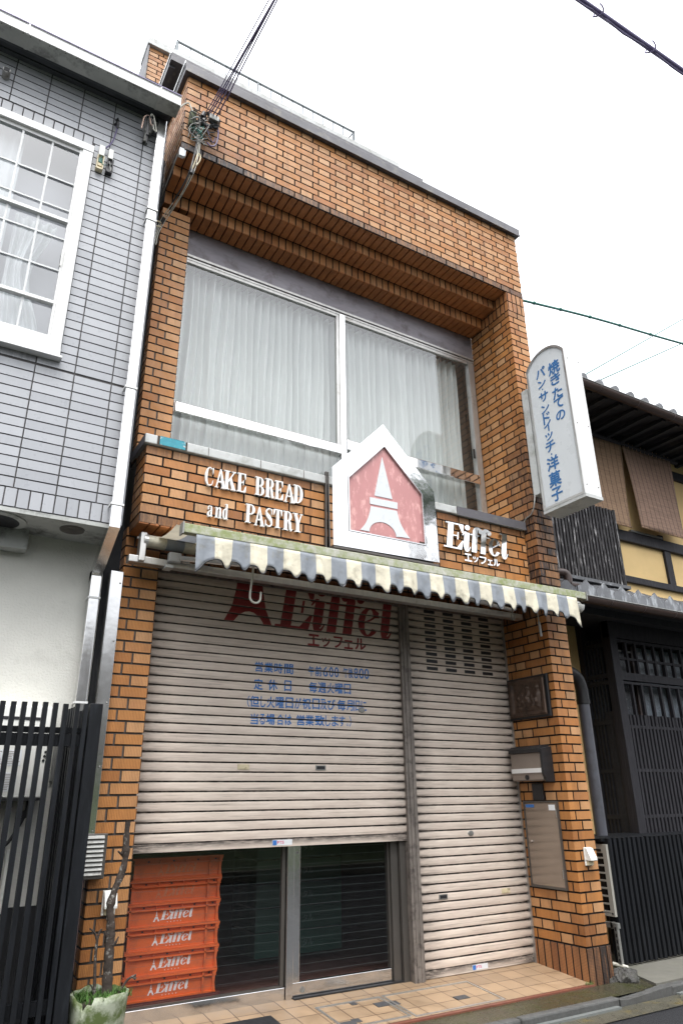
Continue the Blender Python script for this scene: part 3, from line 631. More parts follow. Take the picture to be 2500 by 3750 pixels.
def text_mb(txt, boxes, plane='xz', pos=0, th=.001, bold=0.0, mirror=False):
    """each glyph is fitted to its own measured box (x0, x1, z0, z1)"""
    m = MB()
    for ch, (x0, x1, z0, z1) in zip(txt, boxes):
        c = bpy.data.curves.new('glyph', 'FONT'); c.body = ch; c.size = 1; c.resolution_u = 3
        o = bpy.data.objects.new('glyph', c); COL.objects.link(o)
        me = bpy.data.meshes.new_from_object(o.evaluated_get(bpy.context.evaluated_depsgraph_get()))
        bpy.data.objects.remove(o); bpy.data.curves.remove(c)
        xs = [v.co.x for v in me.vertices]; ys = [v.co.y for v in me.vertices]
        if not xs: continue
        ax, bx_, ay, by = min(xs), max(xs), min(ys), max(ys); V = []
        b = bold*.55*(x1-x0)
        for k, (du, dw) in enumerate(((0, 0), (-b, .3*b), (b, -.3*b), (.2*b, b), (-.2*b, -b)) if bold else ((0, 0),)):
            V = []; ps = pos-k*.00008
            for v in me.vertices:
                u = x0+b+(v.co.x-ax)/(bx_-ax)*(x1-x0-2*b)+du; w_ = z0+b+(v.co.y-ay)/(by-ay)*(z1-z0-2*b)+dw
                V.append(m.bm.verts.new((u, ps, w_) if plane == 'xz' else (ps, u, w_)))
            for p in me.polygons:
                try: m.bm.faces.new([V[i] for i in p.vertices])
                except ValueError: pass
        bpy.data.meshes.remove(me)
    if th:
        r = bmesh.ops.extrude_face_region(m.bm, geom=list(m.bm.faces)); vs = [e for e in r['geom'] if isinstance(e, bmesh.types.BMVert)]
        bmesh.ops.translate(m.bm, verts=vs, vec=(0, -th, 0) if plane == 'xz' else (-th, 0, 0))
    return m
def cut_to_slats(m, zb):
    """paint only on the raised slat faces, so the joints between slats stay bare"""
    zs = [v.co.z for v in m.bm.verts]; lo_, hi = min(zs), max(zs); k = int((lo_-zb-.047)/SPI)-1
    z = zb+.047+k*SPI
    while z < hi+SPI:
        for c in (z+.0054, z+.020, z+.042, z+.0533): bmesh.ops.bisect_plane(m.bm, geom=list(m.bm.verts)+list(m.bm.edges)+list(m.bm.faces), plane_co=(0, 0, c), plane_no=(0, 0, 1))
        z += SPI
    kill = []
    for f in m.bm.faces:
        q = (f.calc_center_median().z-zb-.047) % SPI
        if q < .0054 or q > .0533: kill.append(f)
    bmesh.ops.delete(m.bm, geom=kill, context='FACES')
    for v in m.bm.verts:
        q = (v.co.z-zb-.047) % SPI
        v.co.y += .002*max(0, (.020-q)/.0135)+.0018*max(0, (q-.042)/.011)
    return m
BLUE= [('営', 1.015, 1.078, 2.068, 2.141), ('業', 1.086, 1.156, 2.068, 2.141), ('時', 1.164, 1.232, 2.068, 2.142), ('間', 1.244, 1.316, 2.068, 2.143), ('午', 1.441, 1.49, 2.068, 2.144), ('前', 1.497, 1.552, 2.07, 2.146), ('6', 1.564, 1.604, 2.071, 2.148), ('0', 1.615, 1.653, 2.072, 2.149), ('0', 1.661, 1.699, 2.073, 2.151), ('~', 1.704, 1.733, 2.074, 2.152), ('午', 1.736, 1.782, 2.075, 2.154), ('後', 1.782, 1.827, 2.076, 2.155), ('8', 1.833, 1.869, 2.077, 2.157), ('0', 1.878, 1.921, 2.078, 2.158), ('0', 1.927, 1.969, 2.079, 2.16), ('定', 1.011, 1.08, 1.944, 2.022), ('休', 1.117, 1.194, 1.945, 2.023), ('日', 1.247, 1.303, 1.947, 2.025), ('毎', 1.447, 1.513, 1.95, 2.028), ('週', 1.521, 1.59, 1.952, 2.03), ('火', 1.597, 1.658, 1.953, 2.031), ('曜', 1.665, 1.734, 1.954, 2.032), ('日', 1.742, 1.803, 1.955, 2.033), ('（', 0.965, 0.985, 1.824, 1.902), ('但', 0.983, 1.057, 1.825, 1.903), ('し', 1.066, 1.105, 1.826, 1.904), ('火', 1.114, 1.176, 1.826, 1.905), ('曜', 1.182, 1.247, 1.827, 1.906), ('日', 1.259, 1.32, 1.829, 1.907), ('が', 1.329, 1.385, 1.83, 1.908), ('祝', 1.393, 1.463, 1.831, 1.909), ('日', 1.475, 1.536, 1.832, 1.911), ('及', 1.542, 1.595, 1.833, 1.912), ('び', 1.6, 1.667, 1.834, 1.913), ('毎', 1.683, 1.756, 1.835, 1.914), ('月', 1.762, 1.82, 1.836, 1.915), ('1', 1.826, 1.834, 1.836, 1.916), ('日', 1.842, 1.879, 1.837, 1.916), ('に', 1.89, 1.939, 1.838, 1.917), ('当', 0.994, 1.052, 1.71, 1.784), ('る', 1.061, 1.104, 1.711, 1.785), ('場', 1.111, 1.179, 1.712, 1.787), ('合', 1.191, 1.25, 1.713, 1.788), ('は', 1.257, 1.309, 1.714, 1.789), ('営', 1.348, 1.414, 1.716, 1.791), ('業', 1.419, 1.489, 1.717, 1.793), ('致', 1.497, 1.576, 1.718, 1.795), ('し', 1.582, 1.625, 1.719, 1.796), ('ま', 1.635, 1.692, 1.72, 1.797), ('す', 1.697, 1.749, 1.721, 1.798), ('。', 1.758, 1.779, 1.722, 1.799), ('）', 1.783, 1.802, 1.722, 1.8)]
RKANA= [('エ', 1.434, 1.533, 2.29, 2.382), ('ッ', 1.552, 1.628, 2.292, 2.365), ('フ', 1.655, 1.736, 2.295, 2.384), ('ェ', 1.749, 1.829, 2.295, 2.365), ('ル', 1.846, 1.947, 2.299, 2.39)]
BLUE = [(c, a, b_, z0+(.032 if c == '~' else .004 if c == '。' else 0), z0+.046 if c == '~' else z0+.024 if c == '。' else z1) for c, a, b_, z0, z1 in BLUE]
for b in BLUE:
    m = text_mb(b[0], [(b[1], b[2], b[3]+.001, b[4]-.001)], pos=sy-.0007, th=0, bold=.045 if b[0] not in '1（）。~' else .02); make('painted_character', cut_to_slats(m, .945), M['blue_paint'], S1)
for b in RKANA:
    m = text_mb(b[0], [b[1:]], pos=sy-.0007, th=0, bold=.06); make('painted_character', cut_to_slats(m, .945), M['red_paint'], S1)
# stickers at the foot of each shutter
for par, x, z in ((S1, 1.182, .953), (S2, 2.789, .080)):
    m = MB(); m.box(x, x+.145, SH-.0052, SH-.003, z, z+.033); o = make('maker_sticker', m, M['sticker_white'], par)
    make('sticker_field', bx(x+.002, x+.032, SH-.0060, SH-.0050, z+.002, z+.031), M['sticker_blue'], o)
    make('sticker_letters', text_mb('FTS', [(x+.036, x+.050, z+.009, z+.026), (x+.052, x+.067, z+.009, z+.026), (x+.069, x+.084, z+.009, z+.026)], pos=SH-.0056, th=.0004, bold=.03), M['sticker_red'], o)

# ---- glass front behind the raised shutter
GY = .60
w = make('shop_window', bx(.24, 1.318, GY-.02, GY+.02, fz(.6)-.02, .140, bev=.003), M['steel'], B)
m = MB(); m.box(1.322, 1.372, GY-.03, GY+.03, .03, 2.7, bev=.003); make('centre_stile', m, M['steel'], w)
m = MB(); m.box(1.292, 1.318, GY-.006, GY+.02, .142, 2.7); m.box(.24, 1.29, GY-.008, GY+.008, .1405, .150); make('frame', m, M['dark_alu'], w)
m = MB(); m.face([(.24, GY, .14), (1.3, GY, .14), (1.3, GY, 2.7), (.24, GY, 2.7)]); make('pane', m, M['glass_dark'], w)
def wires(x0, x1):
    m = MB(); z = .2
    while z < 1.1: m.box(x0, x1, GY+.0035, GY+.0040, z, z+.0007); z += .0482
    return m
make('glass_wire', wires(.25, 1.292), M['glass_wire'], w)
d = make('sliding_door', bx(1.374, 2.14, GY-.012, GY+.022, .082, .155, bev=.003), M['steel'], B)
m = MB(); m.box(1.374, 1.424, GY-.016, GY+.022, .156, 2.7, bev=.003); make('stile', m, M['steel'], d)
m = MB(); m.box(2.13, 2.142, GY-.012, GY+.022, .156, 2.7); m.box(2.146, 2.205, GY-.03, GY+.03, .075, 2.7); m.box(2.21, 2.258, GY-.055, GY+.03, .065, 2.7); make('jamb', m, M['dark_alu'], d)
m = MB(); m.face([(1.42, GY+.004, .15), (2.135, GY+.004, .15), (2.135, GY+.004, 2.7), (1.42, GY+.004, 2.7)]); make('pane', m, M['glass_dark'], d)
make('glass_wire', wires(1.424, 2.13), M['glass_wire'], d)
m = MB(); m.disc((1.448, GY-.0125, .112), .017, 'y', -.002, 20); m.disc((1.398, GY-.0165, .90), .010, 'y', -.002, 16); make('lock', m, M['galv'], d)
make('threshold', bx(1.374, 2.258, GY-.05, GY+.03, .066, .079), M['rubber'], d)
# ------------------------------------------------------------------ lettering helpers: serif and italic glyphs drawn as solid strokes
def arc(cx, cy, rx, ry, a0, a1, tx, ty, n=16, phase=0):
    """crescent stroke between an outer and an inner ellipse: thick at the sides (tx), thin at top and bottom (ty)"""
    L, Rr = [], []
    for i in range(n+1):
        t = math.radians(a0+(a1-a0)*i/n); c, s = math.cos(t), math.sin(t)
        L.append((cx+rx*c, cy+ry*s)); Rr.append((cx+(rx-tx)*c, cy+(ry-ty)*s))
    return [[L[i], Rr[i], Rr[i+1], L[i+1]] for i in range(n)]
def q(x0, y0, x1, y1): return [[(x0, y0), (x1, y0), (x1, y1), (x0, y1)]]
def pg(*p): return [list(p)]
def ribbon(pts, ws, n=5):
    c = catmull([(x, y, w) for (x, y), w in zip(pts, ws)], n); L, Rr = [], []
    for i, p in enumerate(c):
        d = c[min(i+1, len(c)-1)]-c[max(i-1, 0)]; l = math.hypot(d.x, d.y) or 1; nx, ny = -d.y/l*p.z/2, d.x/l*p.z/2
        L.append((p.x+nx, p.y+ny)); Rr.append((p.x-nx, p.y-ny))
    return [[L[i], Rr[i], Rr[i+1], L[i+1]] for i in range(len(c)-1)]
def ball(cx, cy, rx, ry, n=18): return [[(cx+rx*math.cos(2*PI*i/n), cy+ry*math.sin(2*PI*i/n)) for i in range(n)]]
SER = {
 'C': arc(.52, .5, .50, .50, 60, 300, .26, .045)+ribbon([(.77, .93), (.88, .84), (.93, .70)], [.05, .06, .05])+pg((.88, .98), (.95, .98), (.95, .66), (.86, .80))+ribbon([(.77, .07), (.89, .15), (.95, .32)], [.05, .05, .03]),
 'A': ribbon([(.14, .02), (.46, .97)], [.09, .09])+pg((.40, 1.0), (.52, 1.0), (.92, .03), (.66, .03))+q(.25, .30, .70, .35)+q(0, 0, .30, .035)+q(.58, 0, 1.0, .035),
 'K': q(.13, 0, .37, 1)+q(0, 0, .5, .04)+q(0, .96, .5, 1)+ribbon([(.36, .42), (.84, .96)], [.08, .08])+pg((.44, .56), (.60, .68), (.98, .03), (.70, .03))+q(.66, .96, 1, 1)+q(.62, 0, 1.02, .04),
 'E': q(.13, 0, .42, 1)+q(0, 0, .95, .05)+q(0, .95, .93, 1)+q(.4, .49, .68, .53)+q(.66, .39, .73, .63)+pg((.75, .95), (.95, .98), (.95, .70), (.90, .70))+pg((.72, .05), (.97, .02), (1.0, .33), (.95, .33)),
 'B': q(.13, 0, .41, 1)+q(0, 0, .55, .045)+q(0, .955, .5, 1)+arc(.5, .75, .42, .25, -90, 90, .25, .045)+arc(.52, .26, .48, .26, -90, 90, .27, .045)+q(.4, .495, .55, .535),
 'R': q(.13, 0, .40, 1)+q(0, 0, .52, .04)+q(0, .955, .5, 1)+arc(.47, .745, .42, .255, -90, 90, .25, .045)+q(.38, .49, .5, .535)+ribbon([(.52, .50), (.68, .38), (.74, .14), (.84, .03), (.98, .10)], [.12, .24, .22, .10, .03]),
 'D': q(.13, 0, .41, 1)+q(0, 0, .45, .045)+q(0, .955, .45, 1)+arc(.43, .5, .57, .5, -90, 90, .27, .045),
 'P': q(.13, 0, .41, 1)+q(0, 0, .56, .04)+q(0, .955, .5, 1)+arc(.5, .73, .48, .27, -90, 90, .26, .045)+q(.4, .46, .52, .505),
 'S': ribbon([(.90, .70), (.86, .88), (.52, .975), (.18, .85), (.22, .66), (.55, .51), (.84, .34), (.86, .14), (.50, .025), (.14, .11), (.08, .32)], [.03, .05, .05, .14, .22, .25, .22, .14, .05, .05, .03])+pg((.86, .97), (.93, .97), (.93, .66), (.87, .76))+pg((.05, .03), (.12, .03), (.13, .28), (.05, .36)),
 'T': q(.36, 0, .64, 1)+q(.18, 0, .82, .04)+q(0, .955, 1, 1)+pg((0, .98), (.22, .95), (.05, .68), (0, .68))+pg((1, .98), (.78, .95), (.95, .68), (1, .68)),
 'Y': q(.38, 0, .65, .48)+q(.2, 0, .82, .04)+pg((.12, .97), (.40, .97), (.66, .42), (.40, .42))+ribbon([(.60, .44), (.88, .97)], [.07, .07])+q(0, .96, .5, 1)+q(.74, .96, 1.02, 1),
 'a': ribbon([(.12, .72), (.2, .93), (.45, .975), (.66, .85), (.66, .25), (.72, .06), (.95, .10)], [.2, .12, .05, .2, .26, .12, .03])+ribbon([(.64, .58), (.25, .45), (.12, .22), (.25, .05), (.45, .06), (.64, .25)], [.04, .12, .24, .16, .06, .04])+ball(.16, .74, .12, .10),
 'n': q(.12, 0, .36, .95)+q(0, 0, .46, .05)+q(0, .92, .3, .98)+ribbon([(.34, .74), (.50, .94), (.68, .92), (.74, .72), (.74, .04)], [.05, .09, .16, .24, .24])+q(.55, 0, 1, .05),
 'd': arc(.44, .34, .42, .345, 55, 305, .26, .05)+q(.60, .02, .88, 1)+q(.45, .95, .75, 1)+q(.86, 0, 1.02, .05)+q(.55, .62, .65, .66)+q(.55, .03, .65, .08),
}
def shear(polys, k): return [[(x+k*y, y) for x, y in p] for p in polys]
EIF = [
 ('E', 0.0, q(.13, 0, .40, 1)+q(0, 0, .86, .055)+q(0, .945, .86, 1)+q(.38, .49, .62, .53)+q(.60, .37, .66, .66)+pg((.64, .945), (.88, .97), (.88, .66), (.82, .66))+pg((.62, .055), (.86, .02), (.92, .36), (.86, .36))),
 ('i', .90, ball(.17, .92, .125, .105)+ribbon([(-.05, .58), (.03, .70), (.12, .70)], [.04, .07, .10])+q(.04, .14, .29, .72)+ribbon([(.165, .18), (.18, .05), (.28, .03), (.37, .18)], [.25, .17, .07, .03])),
 ('f', 1.28, q(.06, 0, .31, .74)+ribbon([(.185, .72), (.20, .88), (.32, .965), (.45, .93)], [.25, .22, .11, .06])+ball(.45, .87, .11, .10)+q(-.06, .655, .48, .70)),
 ('f', 1.72, q(.06, 0, .31, .74)+ribbon([(.185, .72), (.20, .88), (.32, .965), (.45, .93)], [.25, .22, .11, .06])+ball(.45, .87, .11, .10)+q(-.06, .655, .48, .70)),
 ('e', 2.16, arc(.32, .36, .31, .36, 20, 330, .19, .05)+ribbon([(.12, .30), (.40, .44), (.56, .62)], [.05, .05, .09])),
 ('l', 2.78, q(.06, .16, .31, .98)+pg((-.06, .94), (.14, .90), (.31, 1.0), (-.06, .98))+ribbon([(.185, .18), (.20, .05), (.30, .03), (.39, .20)], [.25, .17, .07, .03])),
]
def eiffel_polys(k=.20):
    return [(c, [[(x+dx, y) for x, y in p] for p in shear(P, k)]) for c, dx, P in EIF]
EIW = 3.32
def solid(m, polys, x0, z0, sx, sz, y, th, step=.00018):
    for i, p in enumerate(polys):
        d = (i % 9)*step; m.prism([(x0+u*sx, z0+v*sz) for u, v in p], 'xz', y-th-d, y+d*.3)
# raised white serif letters on the apron
CAKE= [('C', 0.415, 0.478, 3.215, 3.357), ('A', 0.489, 0.57, 3.216, 3.357), ('K', 0.553, 0.64, 3.218, 3.359), ('E', 0.652, 0.718, 3.22, 3.363), ('B', 0.787, 0.858, 3.223, 3.364), ('R', 0.865, 0.938, 3.223, 3.368), ('E', 0.942, 1.007, 3.223, 3.368), ('A', 1.015, 1.103, 3.218, 3.362), ('D', 1.091, 1.167, 3.226, 3.368), ('a', 0.449, 0.489, 2.994, 3.071), ('n', 0.503, 0.551, 2.995, 3.072), ('d', 0.556, 0.594, 2.994, 3.106), ('P', 0.723, 0.795, 3.003, 3.141), ('A', 0.791, 0.868, 2.994, 3.134), ('S', 0.872, 0.928, 3.001, 3.141), ('T', 0.937, 1.002, 3.004, 3.144), ('R', 1.012, 1.088, 3.001, 3.145), ('Y', 1.089, 1.166, 3.003, 3.144)]
t = thing('raised_lettering', 'raised white serif letters spelling two lines of wares on the brick band', 'lettering', (.8, AY, 3.2))
for ch, x0, x1, z0, z1 in CAKE:
    m = MB(); h = (z1-z0)
    z0 += .0; solid(m, SER[ch], x0, z0, x1-x0, h, AY-.004, .016); make('letter', m, M['white_letter'], t)
# mirror metal italic letters
t = thing('metal_lettering', 'mirror polished italic shop name with small kana beneath it, right of the house shaped sign', 'lettering', (2.82, AY, 3.2))
for ch, P in eiffel_polys(.17):
    m = MB(); solid(m, P, 2.452, 3.118, .735/EIW*.985, .228, AY-.006, .018); make('letter', m, M['mirror_steel'], t)
kx = [(2.668, 2.745), (2.755, 2.815), (2.830, 2.905), (2.915, 2.972), (2.980, 3.050)]
m = text_mb('エッフェル', [(a, b, z, z+h) for (a, b), z, h in zip(kx, (3.030, 3.032, 3.030, 3.032, 3.034), (.068, .052, .066, .050, .064))], pos=AY-.008, th=.010, bold=.05)
make('kana_letters', m, M['mirror_steel'], t)
# painted shop name on the wide shutter
m = MB()
for ch, P in eiffel_polys(.17):
    for k, p in enumerate(P): m.face([(1.158+u*1.075/EIW, sy-.0007-.00007*(k % 23), 2.408+v*.333) for u, v in p])
tower_big = [[(.76, 2.402), (.83, 2.402), (.875, 2.46), (.92, 2.487), (.955, 2.493), (.955, 2.70), (.852, 2.70), (.849, 2.66), (.82, 2.52)],
             [(1.139, 2.404), (1.075, 2.404), (1.035, 2.46), (.99, 2.487), (.955, 2.493), (.955, 2.70), (1.055, 2.70), (1.058, 2.66), (1.085, 2.52)]]
for p in tower_big: m.face([(x, sy-.0007, z) for x, z in p])
make('painted_shop_name', cut_to_slats(m, .945), M['red_paint'], S1)

# ---- house-shaped sign
t = thing('shop_sign', 'house shaped mirror metal sign with a white tower on a faded pink panel', 'sign', (1.85, .02, 2.92))
HF = .022
out = [(1.372, 2.922), (2.330, 2.936), (2.322, 3.540), (1.842, 4.032), (1.366, 3.537)]
inn = [(1.506, 3.052), (2.204, 3.055), (2.199, 3.492), (1.846, 3.845), (1.500, 3.486)]
m = MB(); n = 5
ov = [m.bm.verts.new((x, HF, z)) for x, z in out]; ob = [m.bm.verts.new((x, AY-.001, z)) for x, z in out]; iv = [m.bm.verts.new((x, HF, z)) for x, z in inn]; ib = [m.bm.verts.new((x, HF+.02, z)) for x, z in inn]
for i in range(n):
    j = (i+1) % n; m.bm.faces.new((ov[i], ov[j], iv[j], iv[i])); m.bm.faces.new((ov[i], ob[i], ob[j], ov[j])); m.bm.faces.new((iv[i], iv[j], ib[j], ib[i]))
make('sign_casing', m, M['mirror_steel'], t)
m = MB(); m.prism(inn, 'xz', HF+.014, HF+.022); make('pink_panel', m, M['pink'], t)
m = MB()
for i in range(5):
    j = (i+1) % 5; a, b = Vector((inn[i][0], inn[i][1])), Vector((inn[j][0], inn[j][1])); c = Vector((1.85, 3.38)); na = a+(c-a)*.028; nb = b+(c-b)*.028
    m.prism([tuple(a), tuple(b), tuple(nb), tuple(na)], 'xz', HF-.004, HF+.010)
make('bezel', m, M['steel'], t)
ty = HF+.0135
m = MB()
m.prism([(1.829, 3.74), (1.912, 3.392), (1.745, 3.389)], 'xz', ty-.003, ty); m.prism([(1.702, 3.367), (1.702, 3.311), (1.957, 3.318), (1.959, 3.373)], 'xz', ty-.003, ty)
Lg = catmull([(1.710, 3.293), (1.690, 3.215), (1.655, 3.14), (1.608, 3.082)], 5); Ri = catmull([(1.950, 3.301), (1.972, 3.22), (2.015, 3.145), (2.064, 3.092)], 5)
A1 = [(1.812+.122*math.cos(a), 3.083+.097*math.sin(a)) for a in [PI-PI*i/20 for i in range(21)]]
half = [(p.x, p.y) for p in Lg]+[(1.690, 3.083)]+A1[:11]+[(1.815, 3.296)]; m.prism(half, 'xz', ty-.003, ty)
half = [(1.815, 3.296)]+A1[10:]+[(1.978, 3.091)]+[(p.x, p.y) for p in reversed(Ri)]; m.prism(half, 'xz', ty-.003, ty)
make('tower_emblem', m, M['acrylic_white'], t)
m = MB()
for i in range(5):
    j = (i+1) % 5; a, b = Vector(inn[i]), Vector(inn[j]); c = Vector((1.85, 3.38)); na = a+(a-c)*.010; nb = b+(b-c)*.010
    m.prism([tuple(a), tuple(b), tuple(nb), tuple(na)], 'xz', HF-.0012, HF+.004)
make('sealant_line', m, M['dark_alu'], t)
m = MB(); m.box(1.50, 2.21, HF+.006, HF+.0135, 3.050, 3.062); m.box(2.155, 2.196, HF+.010, HF+.0138, 3.058, 3.085); make('grime_line', m, M['rust'], t)
m = MB(); m.box(1.376, 2.326, HF+.004, AY-.002, 2.905, 2.921); make('underside', m, M['dark_alu'], t)

# ---- projecting blade sign
t = thing('projecting_sign', 'white projecting box sign with a rounded top and blue writing down its side', 'sign', (3.52, -.34, 3.53))
SX0, SX1, Y0, Y1 = 3.42, 3.615, -.118, -.578
def sprof(ins=0):
    R0, cz, cy = .268, 4.815, -.348; P = [(Y0-ins, 3.535+ins), (Y1+ins, 3.535+ins)]
    for i in range(17):
        a = math.radians(30.9+(180-61.8)*i/16); P.append((cy-(R0-ins)*math.cos(a), cz+(R0-ins)*math.sin(a)))
    return P
m = MB(); m.prism(sprof(), 'yz', SX0+.004, SX1); make('sign_casing', m, M['white_metal'], t)
m = MB(); a, b = sprof(0), sprof(.022)
for i in range(len(a)):
    j = (i+1) % len(a); m.prism([a[i], a[j], b[j], b[i]], 'yz', SX0-.008, SX0+.005)
make('frame_trim', m, M['alu'], t)
m = MB(); m.prism(sprof(.020), 'yz', SX0+.0005, SX0+.0045); make('sign_face', m, M['acrylic_white'], t)
m = MB(); m.box(SX0-.006, SX1+.004, Y1-.006, Y0+.004, 3.505, 3.536); make('base_tray', m, M['coping_white'], t)
SIGN= [('焼', -0.447, 4.83), ('き', -0.442, 4.708), ('た', -0.443, 4.566), ('て', -0.434, 4.46), ('の', -0.438, 4.337), ('パ', -0.288, 4.862), ('ン', -0.277, 4.744), ('・', -0.286, 4.684), ('サ', -0.275, 4.607), ('ン', -0.273, 4.483), ('ド', -0.283, 4.384), ('イ', -0.273, 4.303), ('ッ', -0.274, 4.198), ('チ', -0.275, 4.101), ('・', -0.28, 4.021), ('洋', -0.278, 3.934), ('菓', -0.275, 3.782), ('子', -0.274, 3.64)]
bxs = []; chs = []
SZ = {'焼': (.118, .120), 'き': (.100, .100), 'た': (.100, .098), 'て': (.098, .088), 'の': (.092, .082), 'パ': (.100, .092), 'ン': (.084, .072), '・': (.014, .014), 'サ': (.096, .086), 'ド': (.072, .100), 'イ': (.076, .094), 'ッ': (.078, .062), 'チ': (.098, .094), '洋': (.118, .118), '菓': (.120, .124), '子': (.110, .112)}
for ch, yc, zc in SIGN:
    w_, h = SZ[ch]; w_ *= 1.16; h *= 1.14; yc = -.442 if yc < -.36 else -.283
    bxs.append((-yc-w_/2, -yc+w_/2, zc-h/2, zc+h/2)); chs.append(ch)
m = text_mb(chs, bxs, plane='yz', pos=SX0-.0002, th=.0012, bold=.05)
for v in m.bm.verts: v.co.y *= -1
make('sign_lettering', m, M['blue_text'], t)
m = MB(); m.box(3.428, 3.52, -.09, -.012, 3.72, 4.80, bev=.004); o = make('mounting_box', m, M['coping_white'], t)
m = MB(); m.box(3.44, 3.50, -.13, -.085, 3.80, 3.86); m.box(3.44, 3.50, -.13, -.085, 4.64, 4.70); make('arm', m, M['galv'], t)
m = MB(); m.tube(catmull([(3.425, -.03, 3.735), (3.405, -.035, 3.66), (3.400, -.02, 3.60), (3.399, .02, 3.55), (3.399, .09, 3.53), (3.39, .12, 3.47), (3.36, .12, 3.42)]), .0055, 6); make('power_cable', m, M['galv'], t, smooth=True)
m = MB()
for z in (3.62, 4.2, 4.86): m.lathe([(.0001, -.003), (.005, -.003), (.006, 0)], (3.45, Y1, z), 8, axis='y'); m.lathe([(.0001, -.003), (.005, -.003), (.006, 0)], (3.59, Y1, z), 8, axis='y')
make('rivet', m, M['dark_alu'], t)

# ---- awning
t = thing('awning', 'half retracted awning with grey and cream stripes and a mossy front bar', 'awning', (1.9, .1, 2.75))
m = MB(); v = m.box(.192, 3.668, -.225, -.175, 2.724, 2.785, bev=.006)
for vv in m.bm.verts: vv.co.z += .028*(vv.co.x-.19)/3.5
ba = make('front_bar', m, M['moss_bar'], t)
m = MB(); m.box(.184, .193, -.232, -.168, 2.715, 2.79); m.box(3.667, 3.677, -.232, -.168, 2.742, 2.818); make('end_cap', m, M['galv'], ba)
def barz(x): return 2.724+.028*(x-.19)/3.5
SW = .1182
bm = bmesh.new(); cl = bm.loops.layers.float_color.new('stripe'); nst = 28; k = 10; rows_ = 7; x0 = .275
ph = [R.uniform(-1, 1) for _ in range(nst+2)]
cols = []
for i in range(nst*k+1):
    s = i/k; x = x0+SW*s*.99; si = int(min(s, nst-.001)); f = s-si; skew = f**2.5
    # deep scallops whose free edge curls towards the wall
    drop = .146+.046*math.sin(PI*skew)**.85+.008*ph[si]
    if si == 0: drop = .15+.09*(1-f)**1.5
    if si >= nst-1: drop = .17+.085*f**1.2
    col = []
    for j in range(rows_+1):
        g_ = j/rows_; z = barz(x)+.006-drop*g_-.004
        y = -.222-.012*math.sin(2*PI*f)*g_+.006*(g_**2)*math.cos(2*PI*skew)+.010*math.sin(3.1*s+1.3*math.sin(s))*g_-.012*g_
        col.append(bm.verts.new((x+.006*g_*math.sin(2*PI*f+.6*ph[si]), y, z)))
    cols.append(col)
for i in range(nst*k):
    c = 0 if (i//k) % 2 == 0 else 1
    for j in range(rows_):
        f = bm.faces.new((cols[i][j], cols[i+1][j], cols[i+1][j+1], cols[i][j+1]))
        for l in f.loops: l[cl] = (c, c, c, 1)
va = make('valance', bm, M['awning'], t, smooth=True)
md = va.modifiers.new('thickness', 'SOLIDIFY'); md.thickness = .002
m = MB()
for si in range(nst):
    pts = [tuple(va.data.vertices[(si*k+a)*(rows_+1)+rows_].co+Vector(ORG[t.name])) for a in range(k+1)]
    m.tube(pts, .0046, 5)
make('hem_binding', m, M['rubber'], va)
bm = bmesh.new(); cl = bm.loops.layers.float_color.new('stripe')
P_ = lambda i, v: (x0+SW*i, -.19+.41*v, barz(x0+SW*i)+.052+v*.045-.02*math.sin(PI*v))
for i in range(-1, nst):
    for j in range(4):
        f = bm.faces.new([bm.verts.new(P_(i+a, (j+b)/4)) for a, b in ((0, 0), (1, 0), (1, 1), (0, 1))])
        for l in f.loops: l[cl] = (i % 2,)*3+(1,)
bmesh.ops.remove_doubles(bm, verts=bm.verts, dist=.0001)
make('canopy_cloth', bm, M['awning'], t, smooth=True)
bm = bmesh.new(); cl = bm.loops.layers.float_color.new('stripe'); nn = 16
for i in range(-1, nst):
    for a in range(nn):
        c = lambda an: (.215+.042*math.cos(an), 2.787+.042*math.sin(an)); a0, a1 = 2*PI*a/nn, 2*PI*(a+1)/nn; xa, xb = x0-.06+SW*i, x0-.06+SW*(i+1)
        f = bm.faces.new([bm.verts.new(p) for p in ((xa, *c(a0)), (xb, *c(a0)), (xb, *c(a1)), (xa, *c(a1)))])
        for l in f.loops: l[cl] = ((i) % 2,)*3+(1,)
bmesh.ops.remove_doubles(bm, verts=bm.verts, dist=.0001)
make('roller_tube', bm, M['awning'], t, smooth=True)
m = MB(); m.lathe([(.0001, -.03), (.046, -.028), (.046, .0), (.0001, 0)], (.095, .215, 2.787), 20, axis='x'); m.box(.045, .085, .18, .25, 2.64, 2.835, bev=.006); m.tube([(.03, .215, 2.80), (.06, .215, 2.80)], .008); make('roller_bracket', m, M['alu'], t)
m = MB(); m.box(-.012, 3.35, .205, .275, 2.635, 2.68, bev=.004); make('torsion_bar', m, M['alu'], t)
m = MB(); m.box(.235, .315, .165, .215, 2.662, 2.725, bev=.006); m.box(.325, .375, .17, .21, 2.668, 2.712, bev=.004); m.box(.22, .27, .18, .26, 2.622, 2.64); make('arm_hub', m, M['coping_white'], t)
make('warning_sticker', bx(.348, .372, .1685, .1705, 2.688, 2.708), M['cream_plastic'], t)
m = MB(); m.tube([(.30, .17, 2.69), (1.35, -.02, 2.69), (.75, -.18, 2.73)], .018, 8); make('folding_arm', m, M['alu'], t, smooth=True)
m = MB(); m.tube([(3.2, .17, 2.69), (2.2, -.02, 2.69), (2.9, -.18, 2.74)], .018, 8); make('folding_arm', m, M['alu'], t, smooth=True)
